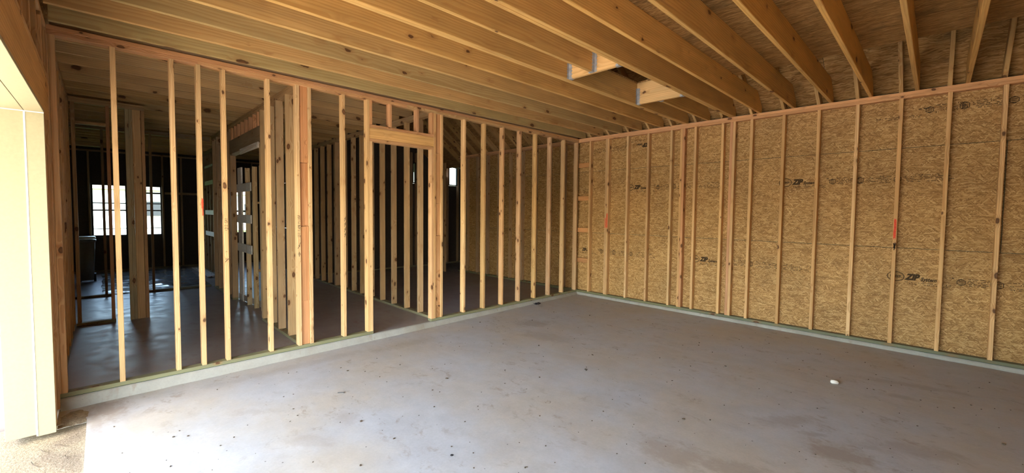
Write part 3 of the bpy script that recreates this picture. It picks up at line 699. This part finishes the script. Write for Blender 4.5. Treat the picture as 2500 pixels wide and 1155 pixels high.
# ------------------------------------------------------------------ inner walls of the house
def studwall_x(name, y0, xs, xa, xb, label, base=DARKP, loc=None, zt=HS):
    W = empty(name, loc or ((xa + xb) / 2, y0, 0), label, None, None, 'structure')
    plate_x(W, xa, xb, 0, y0=y0, base=(0.26, 0.25, 0.15), name='bottom_plate'); plate_x(W, xa, xb, zt, y0=y0, base=base); plate_x(W, xa, xb, zt + PL, y0=y0, base=base)
    for x in xs: stud_x(W, x, y0=y0, z1=zt, base=base)
    return W
# hall wall behind the fifth stud, with a doorway
HW = empty('wall_hall', (-1.8, -5.23, 0), 'inner stud wall with a headed doorway behind the left studs', None, None, 'structure')
plate_x(HW, -1.70, -0.09, 0, y0=-5.273, base=(0.27, 0.26, 0.15), name='bottom_plate'); plate_x(HW, -5.3, -3.60, 0, y0=-5.273, base=(0.27, 0.26, 0.15), name='bottom_plate')
for z in (HS, HS + PL): plate_x(HW, -5.3, -0.09, z, y0=-5.273, base=(0.50, 0.33, 0.17))
for x in (-0.50, -0.905, -1.29, -1.645): stud_x(HW, x, y0=-5.273, base=(0.60, 0.43, 0.23))
stud_x(HW, -1.685, y0=-5.273, z1=2.55, name='jack_stud', base=(0.60, 0.43, 0.23))
stud_x(HW, -3.60, y0=-5.273, z1=2.55, name='jack_stud', base=DARKP)
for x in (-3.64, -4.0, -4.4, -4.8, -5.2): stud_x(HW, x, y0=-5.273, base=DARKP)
board('header', HW, (-3.64, -5.252, 2.69), (-1.69, -5.252, 2.69), (0, 0, 1), w=0.235, base=(0.34, 0.25, 0.15), mat=M_JOIST)
board('header', HW, (-3.64, -5.205, 2.69), (-1.69, -5.205, 2.69), (0, 0, 1), w=0.235, base=(0.34, 0.25, 0.15), mat=M_JOIST)
board('header_plate', HW, (-3.60, -5.2285, 2.561), (-1.70, -5.2285, 2.561), (0, 1, 0), t=0.02, base=(0.70, 0.64, 0.52))
board('header_board', HW, (-2.78, -5.287, 2.535), (-1.70, -5.287, 2.535), (0, 0, 1), w=0.085, t=0.018, base=(0.74, 0.70, 0.60), label='pale board under the doorway header')
for i in range(8): stud_x(HW, -1.80 - i * 0.245, y0=-5.273, z0=2.81, name='cripple_stud', base=(0.60, 0.33, 0.17))
# wall right of the doorway
W3 = studwall_x('wall_corner', -3.430, [-0.471, -0.868, -1.29, -1.69, -2.10, -2.49, -2.86, -3.27, -3.66, -3.70, -4.07, -4.45, -4.83, -5.2], -5.5, -0.09,
                'inner stud wall running back from the right side of the doorway', base=(0.58, 0.41, 0.22))
# foyer wall with a triple post
W4 = empty('wall_foyer', (-3.05, -6.8, 0), 'short inner stud wall with a triple post behind the first stud', None, None, 'structure')
plate_y(W4, -7.18, -6.79, 0, x0=-3.089, base=(0.25, 0.25, 0.15), name='bottom_plate')
for z in (HS, HS + PL): plate_y(W4, -7.18, -6.425, z, x0=-3.089, base=(0.50, 0.35, 0.19))
stud_y(W4, -7.13, x0=-3.089, base=DARKP); stud_y(W4, -6.795, x0=-3.089, base=(0.46, 0.24, 0.12)); 
board('blocking', W4, (-3.045, -7.13, 2.76), (-3.045, -6.83, 2.76), (1, 0, 0), base=DARKP)
for y in (-6.60, -6.561): stud_y(W4, y, x0=-3.089, z0=0.0, base=(0.42, 0.36, 0.21), name='post')
board('post', W4, (-3.019, -6.515, 0), (-3.019, -6.515, HS), (0, 1, 0), base=(0.56, 0.38, 0.19)); stud_y(W4, -6.428, x0=-3.089, z0=0.0, base=(0.52, 0.32, 0.16), name='post')
# front house wall seen at a glancing angle
W0 = studwall_x('wall_front', -7.275, [-0.095, -0.135, -0.50, -0.90, -1.31, -1.72, -2.12, -2.53, -2.94, -2.98], -3.09, -0.05, 'front house wall of studs seen edge on behind the left stud wall', base=(0.56, 0.38, 0.20))
for i in range(2):
    for z in (-0.1, 1.12, 2.34): panel('osb_panel', W0, (-3.1 + i * 1.53, -7.276, z), (1, 0, 0), (0, 0, 1), 1.53, 1.22 if z < 2 else 0.86, 0.0115, M_OSB)
for z in (-0.1, 1.12, 2.34): panel('osb_panel', W0, (-9.7, -7.66, z), (1, 0, 0), (0, 0, 1), 6.6, 1.22 if z < 2 else 0.86, 0.0115, M_OSB)
panel('osb_panel', W0, (-3.1, -7.66, -0.1), (0, 1, 0), (0, 0, 1), 0.39, 3.3, 0.0115, M_OSB)
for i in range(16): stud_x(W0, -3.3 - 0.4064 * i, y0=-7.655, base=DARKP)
box('cladding', W0, (-3.1, -7.30, -0.2), (-0.02, -7.292, 3.3), M_SIDING); box('cladding', W0, (-9.75, -7.69, -0.2), (-3.1, -7.675, 3.3), M_SIDING)
# far wall with the front windows
FX = -9.60
WZ = empty('wall_far', (FX, -5.5, 0), 'far house wall with two bright windows', None, None, 'structure')
def osb_strip(W, ya, yb, za, zb): return panel('osb_panel', W, (FX - 0.089, ya, za), (0, 1, 0), (0, 0, 1), yb - ya, zb - za, -0.0115, M_DIM_SHEATH, 0)
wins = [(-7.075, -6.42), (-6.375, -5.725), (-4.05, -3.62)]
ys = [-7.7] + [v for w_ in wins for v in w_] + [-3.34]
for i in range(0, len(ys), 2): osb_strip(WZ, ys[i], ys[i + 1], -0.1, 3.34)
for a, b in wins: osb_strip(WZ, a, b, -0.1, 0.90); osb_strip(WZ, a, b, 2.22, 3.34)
plate_y(WZ, -7.65, -3.35, 0, x0=FX - 0.089, base=(0.25, 0.24, 0.15), name='bottom_plate'); plate_y(WZ, -7.65, -3.35, HS, x0=FX - 0.089, base=DARKP)
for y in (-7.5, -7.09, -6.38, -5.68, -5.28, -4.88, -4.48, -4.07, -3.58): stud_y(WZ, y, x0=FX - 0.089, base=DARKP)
board('blocking', WZ, (FX - 0.02, -5.66, 2.03), (FX - 0.02, -4.5, 2.03), (0, 0, 1), w=0.06, base=DARKP)
def window(name, fix, a0, a1, z0, z1, axis, bars, label):
    """Single hung black window in the plane x = fix (axis y)."""
    W = empty(name, (fix, (a0 + a1) / 2, z0), label, None, None, 'structure')
    b = lambda nm, y0, y1, za, zb, m_, d=0.03: box(nm, W, (fix - d, y0, za), (fix + d, y1, zb), m_, 0.002)
    b('frame', a0, a1, z0, z0 + 0.03, M_BLACK); b('frame', a0, a1, z1 - 0.03, z1, M_BLACK); b('frame', a0, a0 + 0.03, z0 + .03, z1 - .03, M_BLACK); b('frame', a1 - 0.03, a1, z0 + .03, z1 - .03, M_BLACK)
    for z, t in bars: b('meeting_rail' if t > 0.025 else 'glazing_bar', a0 + 0.03, a1 - 0.03, z - t / 2, z + t / 2, M_BLACK, 0.018)
    cuts = [z0 + 0.03] + [q for z, t in sorted(bars) for q in (z - t / 2, z + t / 2)] + [z1 - 0.03]
    for i in range(0, len(cuts), 2): b('pane', a0 + 0.03, a1 - 0.03, cuts[i], cuts[i + 1], M_GLASS, 0.003)
    return W
window('window_1', FX - 0.05, -7.075, -6.42, 0.90, 2.22, 'y', [(1.09, 0.018), (1.56, 0.034), (1.74, 0.024)], 'far black window left of the triple post')
window('window_2', FX - 0.05, -6.375, -5.725, 0.90, 2.22, 'y', [(1.09, 0.018), (1.56, 0.030), (1.74, 0.024), (2.02, 0.04)], 'far black window right of the triple post')
window('window_3', FX - 0.05, -4.05, -3.62, 0.90, 2.22, 'y', [(1.56, 0.05)], 'far window glimpsed through the leaning door frames')
# partition near the far wall, with white boards nailed across
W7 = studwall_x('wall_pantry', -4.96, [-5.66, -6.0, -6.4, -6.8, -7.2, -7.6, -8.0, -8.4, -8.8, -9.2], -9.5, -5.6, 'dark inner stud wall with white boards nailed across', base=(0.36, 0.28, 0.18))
for z, h in ((2.68, 0.05), (2.27, 0.10), (1.53, 0.11), (1.00, 0.11)): box('white_board', W7, (-8.2, -4.978, z - h / 2), (-5.62, -4.961, z + h / 2), M_WHITE, 0.002)
# thin dark studs of the living room wall
W8 = empty('wall_living', (-5.5, -6.3, 0), 'thin dark stud wall between foyer and living room', None, None, 'structure')
for a, b in ((-7.65, -6.80), (-6.4, -5.30)): plate_y(W8, a, b, 0, x0=-5.545, base=(0.22, 0.21, 0.13), name='bottom_plate')
for z in (HS, HS + PL): plate_y(W8, -7.65, -5.27, z, x0=-5.545, base=(0.40, 0.30, 0.19))
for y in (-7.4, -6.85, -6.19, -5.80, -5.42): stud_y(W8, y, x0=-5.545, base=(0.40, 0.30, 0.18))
board('blocking', W8, (-5.5, -7.4, 2.73), (-5.5, -6.86, 2.73), (1, 0, 0), base=DARKP)
# side wall with the small high windows, and the walls that close the house
W5 = empty('wall_side', (-5.5, -1, 0), 'dark outer wall with two small high windows', None, None, 'structure')
def osb5(ya, yb, za, zb): return panel('osb_panel', W5, (-5.589, ya, za), (0, 1, 0), (0, 0, 1), yb - ya, zb - za, -0.0115, M_DIM_SHEATH, 0)
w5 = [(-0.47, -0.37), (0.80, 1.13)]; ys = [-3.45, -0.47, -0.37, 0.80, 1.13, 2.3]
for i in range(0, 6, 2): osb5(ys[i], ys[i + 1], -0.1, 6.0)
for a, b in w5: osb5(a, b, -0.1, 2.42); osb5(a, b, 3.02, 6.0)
for y in (-3.0, -2.6, -2.2, -1.8, -1.4, -1.0, -0.49, -0.33, 0.15, 0.45, 0.78, 1.17, 1.5, 1.9): stud_y(W5, y, x0=-5.589, z1=4.2 if y < -0.9 else 3.3, base=DARKP)
plate_y(W5, -3.34, 2.2, 0, x0=-5.589, base=(0.25, 0.24, 0.15), name='bottom_plate')
window('window_4', -5.55, 0.80, 1.13, 2.42, 3.02, 'y', [(2.98, 0.01)], 'small bright high window seen between studs')
window('window_5', -5.55, -0.47, -0.37, 2.42, 3.02, 'y', [(2.98, 0.01)], 'narrow high window slit seen through the doorway')
W9 = empty('wall_rear', (-5, 2.25, 0), 'dark rear house wall beyond the corner room', None, None, 'structure')
for z in (-0.1, 1.12, 2.34): panel('osb_panel', W9, (-5.6, 2.25, z), (1, 0, 0), (0, 0, 1), 1.65, 1.22 if z < 2 else 1.6, -0.0115, M_DIM_SHEATH); panel('osb_panel', W9, (-3.98, 0.09, z), (0, 1, 0), (0, 0, 1), 2.16, 1.22 if z < 2 else 1.6, 0.0115, M_DIM_SHEATH)
panel('osb_panel', W9, (-5.7, 0.1, 3.35), (1, 0, 0), (0, 1, 0), 1.8, 2.3, 0.0115, M_DIM_SHEATH)
for z in (-0.1, 1.12, 2.34): panel('osb_panel', W9, (-9.7, -3.33, z), (1, 0, 0), (0, 0, 1), 4.2, 1.22 if z < 2 else 1.1, -0.0115, M_DIM_SHEATH)
for x in (-4.15, -4.5, -4.9, -5.3): stud_x(W9, x, y0=2.155, base=DARKP)
# low H shaped framing in the corner room
LF = empty('framing_stub', (-4.4, -0.4, 0), 'dim small stud frame with a cross block standing deep in the corner room', 'frame')
for x in (-4.45, -4.12): board('post', LF, (x, -0.35, 0), (x, -0.35, 2.9), (1, 0, 0), base=DARKP)
board('cross_block', LF, (-4.41, -0.35, 1.0), (-4.16, -0.35, 1.0), (0, 0, 1), base=DARKP)

# ------------------------------------------------------------------ things standing in the house
B = empty('trash_bin', (-7.72, -7.15, 0), 'grey wheeled trash bin with its lid ajar by the far window', 'bin')
def tapered(name, zs, mat, par, loc, bev=0.01):
    bm = bmesh.new(); rings_ = []
    for (z, a, b) in zs: rings_.append([bm.verts.new((sx * a, sy * b, z)) for sx, sy in ((-1, -1), (1, -1), (1, 1), (-1, 1))])
    bm.faces.new(rings_[0][::-1]); bm.faces.new(rings_[-1])
    for r0, r1 in zip(rings_[:-1], rings_[1:]):
        for i in range(4): bm.faces.new((r0[i], r0[(i + 1) % 4], r1[(i + 1) % 4], r1[i]))
    bmesh.ops.bevel(bm, geom=bm.edges[:], offset=bev, segments=2, affect='EDGES')
    return mesh_obj(name, bm, mat, par, Matrix.Translation(loc), True)
bl = Vector((-7.72, -7.15, 0))
tapered('body', [(0.06, 0.17, 0.10), (0.90, 0.26, 0.135)], M_BIN, B, bl); tapered('rim', [(0.88, 0.28, 0.15), (0.93, 0.28, 0.15)], M_BIN, B, bl, 0.006)
lid = tapered('lid', [(0.0, 0.28, 0.15), (0.04, 0.26, 0.13)], M_BINLID, B, bl + Vector((0, 0, 0.955)), 0.008)
for s in (-1, 1):
    bm = bmesh.new(); bmesh.ops.create_cone(bm, cap_ends=True, segments=20, radius1=0.09, radius2=0.09, depth=0.04)
    mesh_obj('wheel', bm, M_IRON, B, Matrix.Translation(bl + Vector((-0.17, 0.115 * s, 0.09))) @ Matrix.Rotation(math.pi / 2, 4, 'X'), True)
box('handle', B, (-8.03, -7.27, 0.89), (-8.00, -7.03, 0.915), M_IRON, 0.006)
# bundle of door frames leaning in the hall doorway
DF = empty('door_frame_bundle', (-2.95, -5.12, 0), 'bundle of pale door frames with cross ties standing in the dark hall doorway', 'door frame')
box('jamb', DF, (-3.62, -5.165, 0.0), (-3.36, -5.140, 2.34), M_WHITE); DF.children[-1].data.materials[0] = M_WHITE
for x, y in ((-2.98, -5.15), (-2.62, -5.13), (-2.36, -5.09)): board('jamb', DF, (x, y, 0.0), (x, y, 2.30), (0, 1, 0), w=0.07, t=0.03, base=(0.58, 0.46, 0.27))
for z in (1.72, 0.62): board('cross_tie', DF, (-2.70, -5.105, z), (-2.28, -5.055, z), (0, 0, 1), w=0.035, t=0.02, base=(0.62, 0.46, 0.24))
board('sill', DF, (-3.60, -5.17, 0.06), (-2.40, -5.05, 0.06), (0, 0, 1), w=0.10, t=0.02, base=(0.50, 0.45, 0.36))
for z in (1.98, 1.45, 0.95): box('cardboard_guard', DF, (-3.60, -5.185, z - 0.07), (-2.66, -5.166, z + 0.07), M_WHITE, 0.002)
# crinkled plastic sheeting on the living room floor
bm = bmesh.new(); V = {}
for i in range(61):
    for j in range(31):
        x, y = -9.2 + i * 0.06, -6.93 + j * 0.055
        q = Vector((x * 2.2, y * 4.0, 0))
        V[i, j] = bm.verts.new((x + mnoise.noise(q) * 0.03, y + mnoise.noise(q + Vector((9, 0, 0))) * 0.03, 0.006 + abs(mnoise.noise(q * 1.3)) * 0.03 + mnoise.noise(q * 4) * 0.004))
for i in range(60):
    for j in range(30): bm.faces.new((V[i, j], V[i + 1, j], V[i + 1, j + 1], V[i, j + 1]))
k = NT('clear_plastic_film'); k.bsdf((0.26, 0.27, 0.27), 0.16, 0.9); M_FILM = k.m
tag(mesh_obj('plastic_sheet', bm, M_FILM, None, None, True), 'shiny crinkled plastic sheet spread on the far living room floor', 'sheet')
# boards on the living room floor
for i, (dx, dy, ang, z, lb) in enumerate(((0, 0, 0.03, 0.0, 'longest white board lying lowest on the far floor'), (0.15, 0.14, 0.02, 0.0, 'white board lying behind the lowest far board'), (0.3, 0.05, -0.02, 0.024, 'white board resting across two far floor boards'), (-1.6, 0.25, 0.05, 0.0, 'pale board lying farthest back on the living room floor'))):
    c = Vector((-9.05 + dx, -4.93 + dy - 0.19, z)); u = Vector((math.cos(ang), math.sin(ang), 0))
    o = board('floor_board', None, c + Vector((0, 0, 0.012)), c + u * (2.0 if i < 3 else 1.5) + Vector((0, 0, 0.012)), (-u.y, u.x, 0), w=0.12, t=0.022, base=(0.72, 0.70, 0.64))
    tag(o, lb, 'board', 'white boards on the living room floor')

# ------------------------------------------------------------------ small things on the garage floor
def at(x, y, rz=0.0): return Matrix.Translation((x, y, fz(y))) @ Matrix.Rotation(rz, 4, 'Z')
bm = bmesh.new(); bmesh.ops.create_cube(bm, size=1)
for v in bm.verts: v.co = Vector((v.co.x * 0.066, v.co.y * 0.040, v.co.z * 0.030 + 0.015))
bmesh.ops.bevel(bm, geom=bm.edges[:], offset=0.006, segments=2, affect='EDGES')
for v in bm.verts: v.co += Vector((mnoise.noise(v.co * 60), mnoise.noise(v.co * 60 + Vector((3, 0, 0))), 0)) * 0.003
tag(mesh_obj('foam_scrap', bm, M_FOAM, None, at(4.467, -1.749, 0.35), True), 'small white foam scrap lying alone on the concrete floor', 'scrap')
def clump(name, mat, mw, n, r, h, seed, label, cat):
    rr = random.Random(seed); bm = bmesh.new()
    for i in range(n):     # curled petals of a crumpled clump
        a = rr.uniform(0, 6.28); d = rr.uniform(0, r); c = Vector((math.cos(a) * d, math.sin(a) * d * 0.7, 0.002))
        u = Vector((rr.uniform(-1, 1), rr.uniform(-1, 1), rr.uniform(0, 0.25))).normalized() * rr.uniform(0.3, 0.6) * r; v = Vector((-u.y, u.x, rr.uniform(0, 1) * r * 0.4)) * 0.6
        g = []
        for iu in range(4):
            row = []
            for iv in range(3):
                s, t = iu / 3 - 0.5, iv / 2 - 0.5
                p = c + u * s + v * t; p.z = 0.001 + abs(p.z) + h * (0.4 + 0.6 * rr.random()) * (1 - abs(s) * 1.2) * (0.6 if iv == 1 else 1)
                row.append(bm.verts.new(p))
            g.append(row)
        for iu in range(3):
            for iv in range(2): bm.faces.new((g[iu][iv], g[iu + 1][iv], g[iu + 1][iv + 1], g[iu][iv + 1]))
    bmesh.ops.solidify(bm, geom=bm.faces[:], thickness=0.001)
    return tag(mesh_obj(name, bm, mat, None, mw, False), label, cat)
clump('dry_leaf', M_LEAF, at(2.541, -3.257), 5, 0.040, 0.014, 4, 'crumpled dark dry leaf on the middle of the concrete floor', 'leaf')
clump('plastic_wrap', M_WRAP, at(0.10, -1.33), 12, 0.10, 0.03, 8, 'crumpled dark plastic wrap against the left curb near the far corner', 'wrap')
bm = bmesh.new(); bmesh.ops.create_cone(bm, cap_ends=True, segments=10, radius1=0.0032, radius2=0.0032, depth=0.055)
bmesh.ops.create_cone(bm, cap_ends=True, segments=10, radius1=0.007, radius2=0.007, depth=0.002, matrix=Matrix.Translation((0, 0, 0.0285)))
tag(mesh_obj('nail', bm, M_IRON, None, Matrix.Translation((1.296, -5.359, fz(-5.359) + 0.0045)) @ Matrix.Rotation(0.95, 4, 'Z') @ Matrix.Rotation(math.pi / 2, 4, 'Y')), 'loose dark nail lying on the floor near the left wall', 'nail')
bm = bmesh.new(); bmesh.ops.create_cone(bm, cap_ends=True, segments=24, radius1=0.011, radius2=0.010, depth=0.003, matrix=Matrix.Translation((0, 0, 0.0015)))
tag(mesh_obj('steel_slug', bm, M_IRON, None, at(2.816, -5.209)), 'small round dark steel slug lying flat on the near floor', 'slug')
# crumbs of soil: nobody would count them
rr = random.Random(21); bm = bmesh.new()
for i in range(420):
    x, y = rr.uniform(0.3, 6.0), rr.uniform(-6.9, -0.3); s = rr.uniform(0.0025, 0.0075) * (1 if rr.random() < 0.85 else 1.8); z = fz(y)
    bmesh.ops.create_icosphere(bm, subdivisions=1, radius=s, matrix=Matrix.Translation((x, y, z + s * 0.4)) @ Matrix.Rotation(rr.uniform(0, 3), 4, 'Z') @ Matrix.Diagonal((rr.uniform(0.7, 1.6), rr.uniform(0.6, 1.1), rr.uniform(0.35, 0.6), 1)))
tag(mesh_obj('soil_crumbs', bm, M_STICK), 'scattered dark soil crumbs on the concrete floor', 'crumbs', None, 'stuff')
# dirt and sawdust outside the slab edge
bm = bmesh.new(); nx, ny = 110, 34; V = {}
for i in range(nx + 1):
    for j in range(ny + 1):
        x = 0.10 + 5.9 * i / nx; y = -8.6 + 1.578 * j / ny
        q = Vector((x, y, 0)); z = -0.135 + mnoise.noise(q * 3) * 0.012 + mnoise.noise(q * 14) * 0.006 + mnoise.noise(q * 45) * 0.003
        if y < -7.5: z -= (-7.5 - y) * 0.05
        V[i, j] = bm.verts.new((x, y, z))
for i in range(nx):
    for j in range(ny): bm.faces.new((V[i, j], V[i + 1, j], V[i + 1, j + 1], V[i, j + 1]))
tag(mesh_obj('dirt_apron', bm, M_DIRT, None, None, True), 'sandy dirt and sawdust along the edge of the slab', 'dirt', None, 'stuff')
# a spill of dirt over the slab corner
bm = bmesh.new(); V = {}
for i in range(19):
    for j in range(19):
        u, v = i / 18 * 2 - 1, j / 18 * 2 - 1; x, y = 0.24 + u * 0.17, -7.10 + v * 0.09
        h = max(0.0, 1 - (u * u + v * v)) * 0.020 + mnoise.noise(Vector((x, y, 0)) * 30) * 0.006 - 0.004
        V[i, j] = bm.verts.new((x, y, fz(y) + h))
for i in range(18):
    for j in range(18): bm.faces.new((V[i, j], V[i + 1, j], V[i + 1, j + 1], V[i, j + 1]))
tag(mesh_obj('dirt_spill', bm, M_DIRT, None, None, True), 'little spill of dirt on the slab corner by the painted jamb', 'dirt', None, 'stuff')
for i, (x, y, L, a, lb) in enumerate(((0.72, -7.15, 0.11, 0.75, 'dark twig nearest the slab edge on the dirt'), (0.74, -7.24, 0.10, 0.55, 'dark twig in the middle of the dirt strip'), (0.93, -7.27, 0.12, 0.35, 'long dark twig farthest out on the dirt'), (0.95, -7.12, 0.06, 0.2, 'short curled twig beside the slab edge'))):
    bm = bmesh.new(); N = 6; pr = None
    for j in range(N + 1):
        c = Vector(((j / N - 0.5) * L, math.sin(j * 1.1 + i) * 0.004, 0.005 + 0.003 * math.sin(j * 0.9))); r = 0.0032 * (1 - 0.5 * j / N)
        ring_ = [bm.verts.new(c + Vector((0, math.cos(q * 1.0472) * r, math.sin(q * 1.0472) * r))) for q in range(6)]
        if pr:
            for q in range(6): bm.faces.new((pr[q], pr[(q + 1) % 6], ring_[(q + 1) % 6], ring_[q]))
        pr = ring_
    z = -0.125
    tag(mesh_obj('twig', bm, M_STICK, None, Matrix.Translation((x, y, z)) @ Matrix.Rotation(a, 4, 'Z'), True), lb, 'twig')

# ------------------------------------------------------------------ outdoors
bm = bmesh.new(); rr = random.Random(5)
for i in range(60):
    x, y = rr.uniform(-4.5, -2.9), rr.uniform(-8.8, -8.0); s = rr.uniform(0.06, 0.16)
    bmesh.ops.create_icosphere(bm, subdivisions=1, radius=s, matrix=Matrix.Translation((x, y, -0.20 + s * 0.45)) @ Matrix.Rotation(rr.uniform(0, 3), 4, 'Z') @ Matrix.Diagonal((1.3, 0.9, 0.7, 1)))
tag(mesh_obj('rubble', bm, M_STONE), 'heap of dark rubble outside beyond the painted jamb', 'rubble', None, 'stuff')
bm = bmesh.new(); bmesh.ops.create_cone(bm, cap_ends=False, segments=18, radius1=0.045, radius2=0.045, depth=1.3); bmesh.ops.solidify(bm, geom=bm.faces[:], thickness=0.006)
tag(mesh_obj('blue_pipe', bm, M_BLUE, None, Matrix.Translation((-1.75, -7.80, -0.155)) @ Matrix.Rotation(0.25, 4, 'Z') @ Matrix.Rotation(math.pi / 2, 4, 'Y'), True), 'blue plastic pipe lying on the ground outside', 'pipe')
bm = bmesh.new()
for i in range(160):
    x, y = rr.uniform(-0.75, -0.1), rr.uniform(-8.0, -7.5); a = rr.uniform(0, 3.14); L = rr.uniform(0.05, 0.14); z = -0.195 + rr.uniform(0, 0.05)
    u = Vector((math.cos(a), math.sin(a), rr.uniform(-0.3, 0.3))) * L; n = Vector((-u.y, u.x, 0)).normalized() * 0.003
    p = Vector((x, y, z)); bm.faces.new([bm.verts.new(q) for q in (p - n, p + u - n, p + u + n, p + n)])
tag(mesh_obj('straw', bm, M_STRAW), 'loose yellow straw on the ground beside the jamb', 'straw', None, 'stuff')
def house(x, y, w_, d, h, label, roof_h):
    Hh = empty('neighbour_house', (x, y, -0.2), label, 'house', 'houses seen through the far windows')
    box('wall', Hh, (x - d / 2, y - w_ / 2, -0.2), (x + d / 2, y + w_ / 2, h), M_SIDING)
    bm = bmesh.new(); a = d / 2 + 0.4; b = w_ / 2 + 0.4
    P = [(-a, -b, 0), (a, -b, 0), (a, b, 0), (-a, b, 0), (0, -b + 1.2, roof_h), (0, b - 1.2, roof_h)]
    vs = [bm.verts.new(p) for p in P]
    for f in ((0, 1, 4), (1, 2, 5, 4), (2, 3, 5), (3, 0, 4, 5), (3, 2, 1, 0)): bm.faces.new([vs[i] for i in f])
    mesh_obj('roof', bm, M_ROOFING, Hh, Matrix.Translation((x, y, h)))
    for i in range(3):
        yy = y - w_ / 2 + w_ * (i + 0.5) / 3
        wf = box('window', Hh, (x + d / 2 - 0.02, yy - 0.6, 1.0), (x + d / 2 + 0.05, yy + 0.6, 2.2), M_CREAM)
        box('pane', wf, (x + d / 2 + 0.03, yy - 0.5, 1.1), (x + d / 2 + 0.06, yy + 0.5, 2.1), M_BLACK)
house(-38, -8, 11, 8, 2.9, 'white house with a brown roof seen through the left far window', 2.4)
house(-42, 6, 10, 8, 2.9, 'white house with a brown roof seen through the right far window', 2.2)
bpy.context.view_layer.update()
